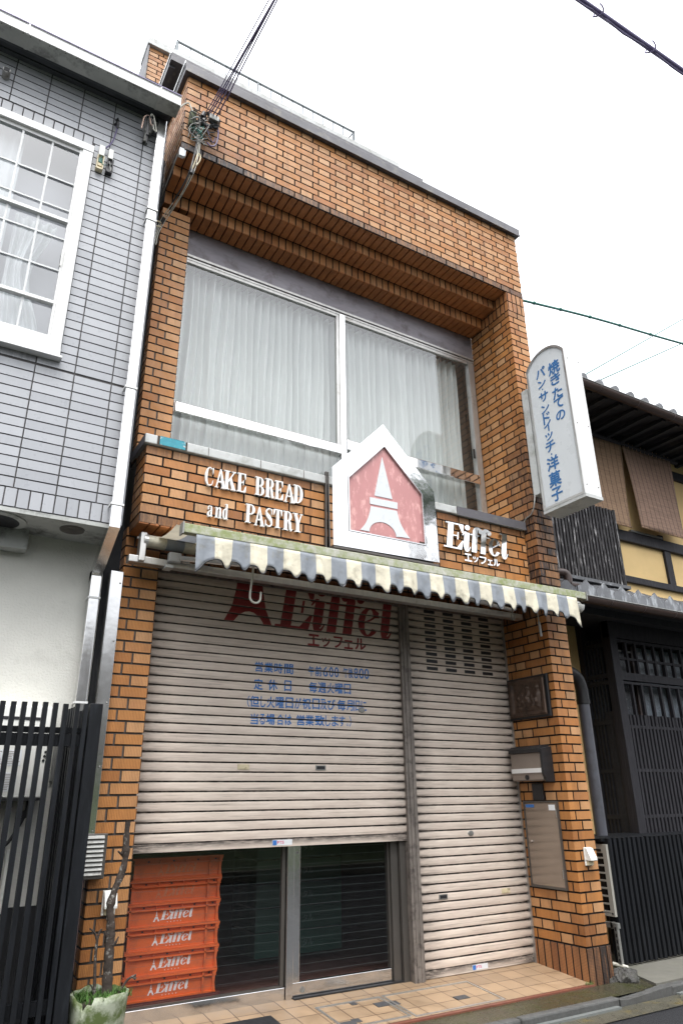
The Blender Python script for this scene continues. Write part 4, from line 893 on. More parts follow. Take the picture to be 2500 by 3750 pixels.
# things that hang from the awning
m = MB(); P = [(.715, -.08, 2.70), (.712, -.08, 2.58), (.700, -.08, 2.46)]+[(.735+.036*math.cos(a), -.08, 2.425+.036*math.sin(a)) for a in [PI*(1.0+i/8) for i in range(9)]]+[(.772, -.08, 2.465)]
m.tube(catmull(P, 4), .007, 8); solo('awning_hook', m, M['white_wire'], 'white J shaped hook hanging under the awning in front of the red lettering', 'hook', (.715, -.08, 2.42), smooth=True)
m = MB(); m.tube([(3.28, -.03, 2.70), (3.285, -.03, 2.55)], .005, 6); m.tube([(3.284, -.03, 2.56), (3.292, -.03, 2.44)], .010, 8); solo('pull_rod', m, M['galv'], 'short straight rod hanging from the right end of the awning before the brick pillar', 'rod', (3.285, -.03, 2.44), smooth=True)
m = MB(); P = [(3.03+.018*math.cos(2*PI*i/16), 0, 2.58+.026*math.sin(2*PI*i/16)) for i in range(17)]; m.tube(P, .005, 6); m.tube([(3.03, 0, 2.604), (3.03, 0, 2.69)], .005, 6); solo('ring_hook', m, M['galv'], 'small metal ring hanging under the awning above the slotted shutter', 'ring', (3.03, 0, 2.55), smooth=True)

# ---- fixtures on the inner face of the right pillar
t = thing('relief_plaque', 'dark square relief plaque with small figures on the brick pillar', 'plaque', (XC, .285, 1.99))
m = MB(); m.box(XC-.022, XC-.001, .055, .515, 1.825, 2.165, bev=.006); make('plaque_frame', m, M['rubber'], t)
def rel(u, v):
    y = .075+.42*(1-u); z = 1.842+.306*v; d = .006
    r = max(abs(u-.5), abs(v-.5)); d += .016*max(0, min(1, ((r-.36)/.06)))*(1 if r < .47 else .6)
    for cx, cy, rx, ry, h in FIG:
        e = ((u-cx)/rx)**2+((v-cy)/ry)**2
        if e < 1: d += h*math.sqrt(1-e)
    return (XC-.020-d, y, z)
FIG = [(.78, .45, .07, .26, .020), (.78, .74, .04, .06, .020), (.52, .60, .05, .10, .016), (.45, .42, .10, .14, .018), (.52, .75, .035, .05, .016), (.36, .40, .05, .14, .012), (.36, .58, .03, .05, .012), (.28, .36, .05, .12, .010), (.27, .5, .03, .04, .010), (.5, .22, .36, .08, .010), (.63, .38, .06, .12, .011)]+[(R.uniform(.2, .8), R.uniform(.2, .55), R.uniform(.02, .05), R.uniform(.03, .09), .007) for _ in range(24)]
m = MB(); m.grid(rel, 60, 44); make('relief', m, M['bronze'], t, smooth=True)
t = thing('mailbox', 'brown grey wall mailbox with a black hood and a white stripe', 'mailbox', (XC, .29, 1.34))
mx_ = XC-.10
m = MB(); m.box(mx_, XC-.001, .140, .475, 1.352, 1.555, bev=.004); make('mailbox_body', m, M['mail_grey'], t)
m = MB(); m.prism([(XC-.001, 1.612), (mx_+.02, 1.608), (mx_-.016, 1.585), (mx_-.016, 1.556), (XC-.001, 1.556)], 'xz', .136, .479); m.prism([(XC-.001, 1.60), (mx_-.012, 1.58), (mx_-.012, 1.40), (mx_+.02, 1.338), (XC-.001, 1.338)], 'xz', .112, .1355); make('mailbox_hood', m, M['rubber'], t)
make('white_stripe', bx(mx_-.005, mx_+.003, .141, .474, 1.405, 1.438), M['white_metal'], t)
m = MB(); m.disc((mx_-.001, .305, 1.372), .019, 'x', -.008, 18); make('lock', m, M['rubber'], t)
m = MB(); m.prism([(mx_, 1.40), (mx_-.004, 1.40), (mx_+.012, 1.345), (mx_+.016, 1.345)], 'xz', .142, .474); make('lower_lip', m, M['mail_grey'], t)
m = MB(); m.box(XC-.022, XC-.001, .236, .352, 1.203, 1.328, bev=.006); m.box(XC-.0245, XC-.0215, .25, .338, 1.217, 1.314); solo('blank_plate', m, M['rubber'], 'black blank wall plate directly under the mailbox', 'plate', (XC, .29, 1.2))
t = thing('meter_cabinet', 'tall taupe steel meter cabinet door set in the brick pillar', 'cabinet', (XC, .29, .58))
m = MB()
for q_ in ((.105, .470, .583, .597), (.105, .470, 1.185, 1.198), (.105, .118, .597, 1.185), (.457, .470, .597, 1.185)): m.box(XC-.018, XC-.001, *q_)
make('cabinet_frame', m, M['dark_alu'], t)
m = MB(); m.box(XC-.014, XC-.001, .120, .455, .599, 1.183); cdn = make('door', m, M['cabinet'], t)
m = MB(); m.disc((XC-.014, .408, .905), .010, 'x', -.010, 14); make('knob', m, M['mirror_steel'], cdn)
make('blue_sticker', bx(XC-.0155, XC-.0138, .355, .445, 1.150, 1.172), M['sticker_blue'], cdn)
make('white_sticker', bx(XC-.0155, XC-.0138, .135, .200, 1.130, 1.170), M['sticker_white'], cdn)
m = MB(); m.box(XC-.019, XC-.013, .119, .128, .66, .72); m.box(XC-.019, XC-.013, .119, .128, 1.08, 1.14); make('hinge', m, M['galv'], cdn)
def outlet(x, y, z, label):
    t = thing('outlet_cover', label, 'outlet', (x, y, z))
    m = MB(); m.box(x-.038, x+.038, y-.012, y+.001, z-.062, z+.062, bev=.005); make('backplate', m, M['white_plastic'], t)
    m = MB(); m.prism([(y-.012, z+.060), (y-.030, z+.056), (y-.062, z-.012), (y-.062, z-.024), (y-.012, z-.024)], 'yz', x-.034, x+.034); make('hood', m, M['white_plastic'], t)
    m = MB(); m.box(x-.026, x+.026, y-.030, y-.0122, z-.056, z-.026); make('socket', m, M['cream_plastic'], t)
outlet(3.532, 0, .812, 'white hooded outdoor outlet on the front of the right brick pillar')
outlet(.122, LP, .715, 'white hooded outdoor outlet on the left brick pillar behind the dead trunk')

# ---- crates behind the glass
t0 = None; CY = .69
names = ['orange plastic crate with a ghostly worn print, topmost of the stack behind the glass', 'orange plastic crate with a mostly rubbed off print, second from the top of the stack', 'orange plastic crate with a crisp white print, third from the top of the stack',
         'orange plastic crate with a bold white print, third from the bottom of the stack', 'orange plastic crate with a patchy white print, second from the bottom of the stack', 'orange plastic crate with a white print, lowest of the stack on a dark red pallet']
m = MB(); m.box(.30, .93, CY+.0, 1.1, .078, .148); m.box(.31, .92, CY-.012, CY, .085, .14); solo('pallet', m, M['pallet'], 'dark red pallet under the stack of orange crates', 'pallet', (.6, .9, .08))
CH = .1262
def crate(i, z):
    t = thing('bread_crate', names[i], 'crate', (.62, CY, z), 'orange crates stacked behind the glass')
    m = MB(); m.box(.335, .898, CY+.016, 1.08, z+.002, z+CH-.004)
    # flared lips at top and bottom, corner panels, cross ribs
    for q_ in ((.322, .912, CY-.002, z+CH-.012, z+CH-.001), (.326, .908, CY+.002, z+CH-.040, z+CH-.033), (.326, .908, CY+.004, z+.000, z+.008)): m.box(q_[0], q_[1], q_[2], 1.09, q_[3], q_[4])
    for x in (.335, .818, .884): m.box(x, x+.012, CY+.002, CY+.02, z+.004, z+CH-.012)
    for x in (.50, .66): m.box(x, x+.006, CY+.004, CY+.02, z+CH-.033, z+CH-.012)
    for a in (0, 1): m.prism([(.90, z+CH-.002), (.914, z+CH-.002), (.912, z+CH-.014), (.902, z+CH-.035), (.898, z+.05), (.905, z+.002), (.89, z+.002), (.89, z+CH-.002)], 'xz', CY+.0+a*.36, CY+.02+a*.36)
    make('crate_shell', m, M['crate'], t)
    m = MB()
    for x in (.42, .58, .74, .86): m.box(x, x+.011, CY+.012, CY+.0165, z+CH-.027, z+CH-.019)
    make('drain_hole', m, M['rubber'], t)
    y = CY+.0155; m = MB(); zz = z+.026; pr_ = 'crate_print_worn' if i < 2 else 'crate_print'
    for ch, P in eiffel_polys(.20):
        for k, p in enumerate(P): m.face([(.530+u*.212/EIW, y-.00006*(k % 23), zz+.006+v*.054+.004*u/EIW) for u, v in p])
    tw = [[(.508, zz+.062), (.5045, zz+.040), (.5115, zz+.040)], [(.5035, zz+.038), (.5125, zz+.038), (.514, zz+.030), (.502, zz+.030)], [(.501, zz+.027), (.508, zz+.027), (.508, zz+.014), (.502, zz+.011), (.498, zz), (.488, zz)], [(.515, zz+.027), (.508, zz+.027), (.508, zz+.014), (.514, zz+.011), (.518, zz), (.528, zz)]]
    for p in tw: m.face([(a, y, b) for a, b in p])
    if i > 1:
        for k in range(5): m.box(.575+k*.021, .582+k*.021, y-.0003, y, zz-.006, zz-.004); m.box(.578+k*.021, .5795+k*.021, y-.0005, y, zz-.010, zz-.003)
    make('crate_print', m, M[pr_], t); t.location.x += R.uniform(-.006, .004); t.location.y += R.uniform(0, .008)
for i in range(6): crate(i, .148+(5-i)*CH)
t = thing('green_crate', 'dim dark green crates with pale kana print deep behind the sliding door', 'crate', (1.75, 1.4, .1))
m = MB()
for i in range(5): m.box(1.50, 2.25, 1.45, 1.9, .14+i*.165, .14+i*.165+.155)
make('crate_shell', m, M['green_crate'], t)
tx = 'オリエンタル'
for i in range(5):
    z = .14+i*.165+.05; make('crate_print', text_mb(tx, [(1.70+k*.05, 1.742+k*.05, z, z+.045) for k in range(6)], pos=1.449, th=.001, bold=0), M['green_print'], t)

# ---- planter with the dead tree
t = thing('flowerpot', 'broken mossy concrete flowerpot at the foot of the slatted fence', 'flowerpot', (.055, .12, .03))
rim = [R.uniform(-.008, .006)-(.022 if 22 < i < 26 else 0) for i in range(40)]
def potf(r0, r1, inner):
    m = MB()
    def f(u, v):
        a = 2*PI*u; k = u*40; i = int(k) % 40; tt = k-int(k); jag = rim[i]*(1-tt)+rim[(i+1) % 40]*tt if u < .999 else rim[0]
        jag += (-.03 if .62 < u < .68 else 0)
        r = r0+(r1-r0)*v; z = .02+(.335+jag)*v; return (.055+r*math.cos(a), .12+r*math.sin(a), z)
    m.grid(f, 80, 10); bmesh.ops.remove_doubles(m.bm, verts=m.bm.verts, dist=.0002); return m
o = make('pot_body', potf(.115, .142, 0), M['pot'], t, smooth=True); md = o.modifiers.new('wall', 'SOLIDIFY'); md.thickness = .012; md.offset = -1
m = MB(); m.disc((.055, .12, .315), .130, 'z', .012, 24)
make('soil', m, M['soil'], t)
t = thing('dead_tree', 'bare dead tree trunk with cut side twigs growing in the concrete pot', 'tree', (.095, .14, .28))
m = MB()
T_ = [(.100, .15, .26), (.098, .15, .36), (.094, .15, .45), (.090, .15, .56), (.086, .15, .64), (.074, .15, .72), (.090, .15, .80), (.118, .15, .88), (.130, .15, .95), (.126, .15, 1.02), (.124, .15, 1.08), (.126, .15, 1.135)]
c = catmull(T_, 5); rad = [.028-.010*min(1, i/30)-.004*max(0, (i-35)/20)+R.uniform(-.002, .0025)+(.005 if i in (17, 26, 27, 42, 43) else 0) for i in range(len(c))]
rad[0:5] = [.034, .033, .031, .030, .029]; m.tube(c, rad, 10); make('trunk', m, M['bark'], t, smooth=True)
m = MB()
m.tube(catmull([(.040, .14, .29), (.030, .14, .40), (.022, .14, .50), (.022, .14, .58)]), .009, 7, .007); m.tube(catmull([(.022, .14, .575), (.005, .14, .61), (-.022, .14, .632)]), .007, 6, .004); m.tube(catmull([(.022, .14, .575), (.030, .14, .61), (.040, .14, .625)]), .007, 6, .005)
m.tube(catmull([(.126, .15, .95), (.110, .15, .965), (.085, .14, .985)]), .008, 6, .005); m.tube(catmull([(.105, .14, .972), (.108, .14, .985)]), .006, 6)
m.tube(catmull([(.085, .15, .57), (.068, .14, .59), (.055, .14, .615)]), .008, 6, .005); m.tube(catmull([(.092, .15, .545), (.112, .13, .555), (.125, .12, .585)]), .012, 6, .003)
m.tube(catmull([(.115, .11, .30), (.150, .10, .345), (.185, .09, .395), (.222, .08, .412)]), .006, 6, .006); m.tube([(.205, .085, .405), (.222, .08, .395)], .007, 6)
m.tube(catmull([(.036, .14, .33), (.022, .14, .37), (.008, .14, .385)]), .005, 6, .003)
make('branch', m, M['bark'], t, smooth=True)
m = MB()
def blade(x, y, z, a, L, w, lean):
    dx, dy = math.cos(a), math.sin(a); P = []
    for i in range(4):
        v = i/3; P.append(Vector((x+dx*lean*v*v*L, y+dy*lean*v*v*L, z+L*v*(1-.35*lean*v))))
    for i in range(3):
        wa, wb = w*(1-i/3), w*(1-(i+1)/3); n_ = Vector((-dy, dx, 0)); m.face([P[i]-n_*wa, P[i]+n_*wa, P[i+1]+n_*wb, P[i+1]-n_*wb])
for i in range(620):
    a = R.uniform(0, 2*PI); r = .130*math.sqrt(R.random()); blade(.055+r*math.cos(a), .12+r*math.sin(a), .325, R.uniform(0, 2*PI), R.uniform(.015, .055), R.uniform(.0015, .0045), R.uniform(.3, 1.3))
for i in range(60): blade(.17+R.uniform(-.02, .03), .08+R.uniform(-.05, .05), .335, R.uniform(0, 2*PI), R.uniform(.02, .05), .0025, .9)
o = make('pot_weeds', m, M['grass'], None, (.055, .12, .285)); o['kind'] = 'stuff'; o['label'] = 'green weeds and grass growing in the concrete pot'; o['category'] = 'weeds'
m = MB()
for i in range(60): blade(3.36+R.uniform(-.03, .05), -.012+R.uniform(-.015, .02), .012, R.uniform(0, 2*PI), R.uniform(.01, .045), .0016, R.uniform(.2, 1))
o = make('corner_weeds', m, M['grass'], None, (3.38, 0, .01)); o['kind'] = 'stuff'; o['label'] = 'tiny weeds at the foot of the right brick pillar'; o['category'] = 'weeds'
m = MB()
for i in range(14): blade(.20+R.uniform(-.01, .03), .10+R.uniform(-.02, .02), R.uniform(.16, .24), R.uniform(0, 2*PI), R.uniform(.012, .028), .005, .9)
# ------------------------------------------------------------------ the grey tiled house on the left
H = thing('grey_house', 'house clad in stacked pale grey tiles above a white stucco ground floor', 'building', (-.9, .1, 0))
GW = .1; GX1 = -.104; TW = .235; TH = .0659; XJ = -.505
WR, WB, WT = -.612, 3.862, 5.715         # window opening: right edge, sill, head
rows = []; X0 = -2.4
def gcols(s1): 
    out = []; k = -9
    while True:
        a = XJ+k*TW; b = a+TW
        if a > GX1: break
        if b > X0 and a < s1: out.append((max(a, X0)-X0, min(b, GX1, s1)-X0, 0))
        k += 1
    return out
rows.append((2.818, 2.938, [(XJ-X0+i*.0693-20*.0693, XJ-X0+(i+1)*.0693-20*.0693, 0) for i in range(27)]))
rows[0] = (2.818, 2.938, [(a, min(b, GX1-X0), h) for a, b, h in rows[0][2] if a > .1 and a < GX1-X0-.01])
z = 2.938; i = 0
while z < 6.27:
    za, zb = z, z+TH
    if i == 12: zb = z+TH-.006
    t = gcols(9)
    if zb > WB+.02 and za < WT: t = [(max(a, WR-X0), b, h) for a, b, h in t if b > WR-X0+.01]
    if i == 13: za += .004
    if WT < zb <= WT+.14:                      # upright course over the window
        t = [(max(a, -.625-X0), b, h) for a, b, h in t if b > -.625-X0+.01]
    rows.append((za, zb, t)); z += TH; i += 1
rows.append((WT-.0, WT+.115, [(-.625-X0-(j+1)*.0693, -.625-X0-j*.0693, 0) for j in range(22)]))
def gst(s, z): return .05*R.random()+(.45 if z > 3.72 and z < 3.86 and -1.2 < s+X0 < -.55 else 0)*R.random()
tile_wall('tiled_wall', [(X0, GW), (GX1, GW)], rows, 'grey_tile', H, joint=.0058, depth=.005, stain=gst, back=False)
m = MB(); yb = GW+.006
for q_ in ((X0, WR+.001, WT-.002, 6.30), (WR, GX1, 2.818, 6.30), (X0, WR, 2.818, WB)): m.box(q_[0], q_[1], yb, yb+.12, q_[2], q_[3])
make('grout_bed', m, M['grey_grout'], H)
m = MB(); m.box(GX1-.012, GX1+.004, GW-.001, 2, 2.82, 6.3); make('side_wall', m, M['grey_tile'], H)
m = MB()
for k in range(52): m.box(GX1+.004, GX1+.007, GW-.004, GW+.5, 2.94+k*TH-.004, 2.94+k*TH+.003)
make('side_joints', m, M['rust'], H)
# soffit below the overhang, stucco ground floor
make('overhang_soffit', bx(X0, GX1-.004, GW+.004, .50, 2.79, 2.816), M['soffit_paint'], H)
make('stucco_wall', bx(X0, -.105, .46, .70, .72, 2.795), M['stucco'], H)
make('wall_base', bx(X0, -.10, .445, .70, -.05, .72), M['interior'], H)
m = MB(); m.lathe([(.0001, 0), (.05, -.002), (.062, -.008), (.072, -.006), (.075, .004)], (-.365, .235, 2.788), 28); o = make('round_vent', m, M['dark_alu'], H, smooth=True)
for v in o.data.vertices: v.co.x = v.co.x
m = MB(); m.lathe([(.10, .0), (.135, -.01), (.16, -.004), (.16, .004)], (-.78, .28, 2.786), 28); m.box(-1.1, -.59, .36, .45, 2.66, 2.79); o = make('extractor_mouth', m, M['soffit_paint'], H, smooth=True)
m = MB(); m.disc((-.78, .28, 2.782), .125, 'z', -.002, 28); make('extractor_hole', m, M['rubber'], H)
# eave: gutter, dark cornice
m = MB(); m.box(X0, -.074, -.155, -.150, 6.238, 6.335); m.box(X0, -.074, -.158, -.148, 6.325, 6.338)
for x in (-1.18, -.235): m.box(x-.006, x+.006, -.162, -.149, 6.232, 6.342)
g_ = make('box_gutter', m, M['white_metal'], H)
m = MB(); m.box(X0, -.074, -.150, -.03, 6.234, 6.244)
for x in (-1.18, -.235): m.box(x-.010, x+.010, -.152, -.03, 6.228, 6.236)
make('gutter_bottom', m, M['soffit_paint'], g_)
m = MB()
for i in range(40): 
    x = -2.3+i*.06+R.uniform(-.012, .012); m.disc((x, -.143+R.uniform(-.004, .004), 6.2335), .0035, 'z', -.002, 6)
make('drip_mark', m, M['rust'], g_)
m = MB(); m.box(X0, GX1, -.03, .105, 6.275, 6.33); m.tube([(X0, -.022, 6.258), (GX1, -.022, 6.258)], .024, 10); m.box(X0, GX1, .06, .104, 6.262, 6.276); make('cornice', m, M['dark_cornice'], H)
m = MB(); m.prism([(-.15, 6.335), (.7, 6.62), (.7, 6.50), (-.10, 6.30)], 'yz', X0, -.078); make('roof_edge', m, M['dark_cornice'], H)
make('fringe_strip', bx(X0, -.074, -.163, -.1585, 6.330, 6.341), M['fringe_violet'], g_)  # added strip, paints a purple fringe along the edge against the sky
# window
FY = .062
w = make('window', bx(WR-.075, WR-.002, FY, FY+.07, WB, WT-.012, bev=.006), M['white_metal'], H)
m = MB(); m.box(X0, WR-.002, FY-.004, FY+.07, WT-.075, WT-.012); m.box(X0, WR-.002, FY-.004, FY+.07, WB, WB+.062); m.box(X0, WR+.012, FY-.022, FY+.05, WB-.012, WB+.002)
m.box(WR-.091, WR-.076, FY+.012, FY+.05, WB+.06, WT-.07); m.box(X0, WR-.09, FY+.02, FY+.05, WT-.105, WT-.076); m.box(X0, WR-.09, FY+.008, FY+.05, WB+.062, WB+.145); m.box(X0, WR-.088, FY+.005, FY+.045, 4.938, 4.962); m.box(X0, WR-.088, FY+.005, FY+.045, 4.252, 4.275); make('frame', m, M['white_metal'], w)
m = MB()
for x in (-.885, -1.080, -1.275, -1.47, -1.665):
    m.box(x-.0068, x+.0068, FY+.024, FY+.032, WB+.145, WT-.1)
for z in (5.30, 5.055, 4.80, 4.535): m.box(X0, WR-.09, FY+.0235, FY+.0325, z-.0065, z+.0065)
make('muntins', m, M['muntin'], w)
m = MB(); m.face([(X0, FY+.036, WB+.1), (WR-.08, FY+.036, WB+.1), (WR-.08, FY+.036, WT-.07), (X0, FY+.036, WT-.07)]); make('pane', m, M['glass_grey'], w)
def tied(u, v):
    z = 3.95+1.0*v; pin = math.exp(-((z-4.50)/.32)**2); xr = -.735-.13*pin-.06*max(0, (4.5-z))*0; x = -1.02-.30*0+(xr+1.02)*u
    return (x+.0, .17+.02*math.sin(u*26+3*v)+.03*pin*math.sin(u*9), z)
m = MB(); m.grid(tied, 70, 30); make('tied_curtain', m, M['curtain'], w, smooth=True)
m = MB(); m.grid(lambda u, v: (-1.8+.74*u, .19+.010*math.sin(u*60), 3.9+1.85*v), 90, 4); make('lace_curtain', m, M['curtain'], w, smooth=True)
m = MB(); m.box(X0, -.55, .30, .32, 3.8, 5.8); make('dim_room', m, gen('lavender_room', (.50, .50, .52), .06, 1, rough=.9), w)
m = MB(); m.box(WR-.094, WR-.086, FY+.0, FY+.014, 4.56, 4.70); make('latch', m, M['white_plastic'], w)
# downpipe
m = MB(); px0, px1 = -.192, -.122
m.box(px0, px1, .025, .092, 5.945, 6.235, bev=.006); m.box(px0+.002, px1-.002, .027, .092, 2.83, 5.95, bev=.006)
m.prism([(.027, 2.835), (.092, 2.815), (.452, 2.60), (.452, 2.52), (.385, 2.56), (.027, 2.775)], 'yz', px0+.003, px1-.003)
m.box(px0+.003, px1-.003, .382, .452, .75, 2.60, bev=.006); dp = make('downpipe', m, M['steel'], H)
m = MB()
for z in (5.30, 5.20, 3.76, 2.925): make('pipe_collar', bx(px0-.005, px1+.005, .020, .094, z-.007, z+.007), M['white_metal'], dp)
for z in (2.42, 1.78): make('pipe_collar', bx(px0-.003, px1+.003, .376, .455, z-.006, z+.006), M['white_metal'], dp)
# cover strip closing the gap to the brick shop
m = MB(); m.box(-.078, -.004, .335, .34, .84, 2.597, bev=.001); m.box(-.080, -.076, .335, .5, .84, 2.597); cs = make('metal_cover_strip', m, M['steel'], H)
m = MB()
for z in (2.52, 2.15, 1.78, 1.42, 1.08): m.lathe([(.0001, -.004), (.005, -.003), (.006, 0)], (-.018, .335, z), 10, axis='y')
make('screw', m, M['galv'], cs)
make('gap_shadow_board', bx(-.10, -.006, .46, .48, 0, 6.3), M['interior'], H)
make('pink_board', bx(-.075, -.042, .31, .33, .42, .845), gen('pinkish_board', (.36, .22, .18), .08, 6, rough=.7), H)
m = MB(); m.disc((-1.263, .03, 6.036), .026, 'y', .08, 20); o = make('vent_pipe', m, M['galv'], H); make('vent_hole', bx(-1.281, -1.245, .027, .032, 6.018, 6.054), M['rubber'], o)
m = MB(); m.box(-.062, .062, .30, .372, .842, 1.068, bev=.003); t = thing('louvred_vent', 'small steel louvred vent cover on the left brick pillar next to the slatted fence', 'vent', (0, .33, .84)); make('vent_case', m, M['dark_alu'], t)
m = MB()
for i in range(9):
    z = .862+i*.0228; m.prism([(.301, z+.017), (.290, z), (.301, z+.002)], 'yz', -.052, .044)
make('louvres', m, M['galv'], t)
# bits on the grey wall
t = thing('junction_box', 'cream broken junction box with its lid gone, left of the pair on the grey wall', 'junction box', (-.555, .09, 5.5), 'broken junction boxes on the grey wall')
m = MB(); m.box(-.578, -.538, .058, .098, 5.648, 5.745, bev=.003); make('box_lid', m, M['white_plastic'], t)
m = MB(); m.box(-.582, -.534, .078, .098, 5.515, 5.646); m.box(-.582, -.576, .06, .078, 5.52, 5.645); m.box(-.54, -.534, .06, .078, 5.52, 5.645); m.box(-.576, -.54, .06, .078, 5.515, 5.53); m.box(-.57, -.546, .066, .078, 5.55, 5.575); make('box_base', m, M['cream_plastic'], t)
m = MB(); m.tube(catmull([(-.556, .065, 5.64), (-.55, .06, 5.60), (-.54, .06, 5.565), (-.51, .06, 5.575)]), .003, 5); m.box(-.57, -.545, .07, .079, 5.59, 5.63); make('torn_wires', m, M['green_wire'], t)
t = thing('junction_box', 'blackened open junction box with a pale lid, right of the pair on the grey wall', 'junction box', (-.49, .09, 5.5), 'broken junction boxes on the grey wall')
m = MB(); m.box(-.510, -.476, .060, .098, 5.652, 5.745, bev=.003); make('box_lid', m, M['white_plastic'], t)
m = MB(); m.box(-.512, -.466, .078, .098, 5.52, 5.65); m.box(-.512, -.506, .06, .08, 5.525, 5.65); m.box(-.474, -.466, .06, .08, 5.53, 5.65); m.box(-.508, -.472, .068, .08, 5.605, 5.622); m.box(-.506, -.470, .06, .078, 5.52, 5.545); make('box_base', m, M['rubber'], t)
m = MB(); m.tube(catmull([(-.497, .06, 5.62), (-.49, .055, 5.59), (-.485, .058, 5.55)]), .003, 5); m.tube([(-.48, .06, 5.57), (-.48, .058, 5.53)], .004, 5); make('torn_wires', m, M['galv'], t)
t = thing('wall_cable', 'dark cable stub dropping from the grey wall to the cream junction box', 'cable', (-.49, .09, 6.0))
m = MB(); m.tube(catmull([(-.486, .08, 6.005), (-.478, .05, 5.98), (-.482, .06, 5.93), (-.49, .07, 5.86), (-.51, .07, 5.79), (-.535, .07, 5.745)]), .0055, 6); make('cable', m, M['fringe_violet'], t, smooth=True)
m = MB(); m.tube(catmull([(-.492, .085, 6.025), (-.480, .045, 6.01), (-.478, .05, 5.96)]), .013, 8, .009); m.lathe([(.014, 0), (.012, -.012), (.008, -.018), (.004, -.03)], (-.482, .095, 6.085), 10, axis='y'); make('rubber_boot', m, M['rubber'], t, smooth=True)
t = thing('weatherhead', 'grey bent cable entry hood with loose coloured wires below the eave', 'cable hood', (-.26, .09, 6.0))
m = MB(); m.tube(catmull([(-.262, .085, 5.985), (-.260, .06, 6.06), (-.245, .035, 6.11), (-.225, .02, 6.105)]), [.018]*6+[.030]*5+[.046]*5+[.054, .052, .040], 12); m.lathe([(.022, 0), (.022, .012)], (-.262, .085, 5.975), 12); make('hood', m, M['galv'], t, smooth=True)
for nm, mt, P in (('loose_wire', 'white_wire', [(-.245, .0, 6.10), (-.262, -.03, 6.155), (-.24, -.03, 6.15), (-.215, -.02, 6.07), (-.205, -.02, 6.02), (-.225, -.02, 6.03), (-.235, -.01, 6.09)]),
                  ('loose_wire', 'peach_wire', [(-.235, .0, 6.09), (-.255, -.03, 6.06), (-.275, -.03, 6.13), (-.305, -.03, 6.11), (-.315, -.03, 6.04), (-.318, -.03, 5.975)]),
                  ('loose_wire', 'rubber', [(-.225, .0, 6.08), (-.25, -.03, 6.10), (-.285, -.03, 6.13), (-.296, -.03, 6.09), (-.297, -.03, 6.0)]),
                  ('loose_wire', 'rubber', [(-.255, -.03, 6.14), (-.278, -.03, 6.10), (-.276, -.03, 6.02), (-.272, -.03, 5.96), (-.268, -.02, 5.86)])):
    m = MB(); m.tube(catmull(P), .0048, 6); 
    if P[-1][2] < 5.9: m.tube([(-.275, -.03, 6.03), (-.271, -.03, 5.93)], .011, 6)
    make(nm, m, M[mt], t, smooth=True)

# ---- slatted fence, bottom left
t = thing('slatted_fence', 'tall black fence of narrow vertical slats in front of the white stucco wall', 'fence', (-.6, .06, 0))
m = MB(); FYF = .03
for i in range(24):
    x = -.298-.0521*i; m.box(x-.0125, x+.0125, FYF, FYF+.028, .03+R.uniform(-.004, .004), 1.728+R.uniform(-.003, .003))
for x in (-.238, -.192): m.box(x-.011, x+.011, FYF, FYF+.028, .03, 1.73)
make('slats', m, M['black'], t)
m = MB(); m.box(-.172, -.106, FYF-.008, FYF+.055, .01, 1.735, bev=.004); make('post', m, M['black'], t)
for q_ in ((FYF+.030, FYF+.060, 1.510, 1.572), (FYF+.075, FYF+.11, 1.580, 1.61), (FYF+.030, FYF+.06, .30, .36)): make('rail', bx(-1.6, -.172, *q_), M['black'], t)
m = MB()
for k, y in enumerate((.10, .15, .20, .25, .30)): m.box(-.245-.003*k, -.220, y, y+.028, .03, 1.72)
for k, y in enumerate((.12, .20, .28)): m.box(-.175, -.15, y, y+.028, .03, 1.72)
make('return_slats', m, M['black'], t)
t = thing('water_heater', 'white gas water heater on the stucco wall behind the slatted fence', 'water heater', (-.5, .36, 1.25))
m = MB(); m.box(-.72, -.300, .285, .46, 1.255, 1.735, bev=.008); hb = make('heater_body', m, M['white_plastic'], t)
m = MB(); m.box(-.60, -.372, .281, .286, 1.660, 1.675); m.disc((-.331, .284, 1.492), .007, 'y', -.002, 12); m.disc((-.334, .284, 1.470), .007, 'y', -.002, 12); m.disc((-.337, .284, 1.448), .007, 'y', -.002, 12); m.box(-.72, -.31, .288, .45, 1.243, 1.256); make('vent_slot', m, M['rubber'], t)
m = MB()
for q_ in ((-.60, -.545, 1.43, 1.50), (-.535, -.45, 1.42, 1.50), (-.60, -.55, 1.30, 1.38), (-.53, -.46, 1.29, 1.385)): m.box(q_[0], q_[1], .2835, .2848, q_[2], q_[3])
lb = make('rating_label', m, M['sticker_white'], t)
m = MB()
for q_ in ((-.60, -.545, 1.43, 1.50), (-.535, -.45, 1.42, 1.50), (-.60, -.55, 1.30, 1.38), (-.53, -.46, 1.29, 1.385)):
    z = q_[3]-.008
    while z > q_[2]+.006: m.box(q_[0]+.004, q_[0]+.004+(q_[1]-q_[0]-.008)*R.uniform(.4, 1), .283, .2836, z-.0025, z); z -= .0085
make('label_lines', m, M['mail_grey'], lb)
m = MB()
m.tube(catmull([(-.46, .40, 1.25), (-.46, .40, 1.05), (-.47, .39, .75), (-.50, .38, .60)]), .018, 8); m.tube([(-.42, .41, 1.0), (-.425, .41, .70)], .022, 8); m.tube([(-.56, .40, 1.25), (-.57, .40, .3)], .016, 8); m.box(-.72, -.47, .33, .45, .55, .82, bev=.02); m.box(-.70, -.54, .36, .45, .15, .50, bev=.02); make('pipe', m, M['white_plastic'], t, smooth=True)
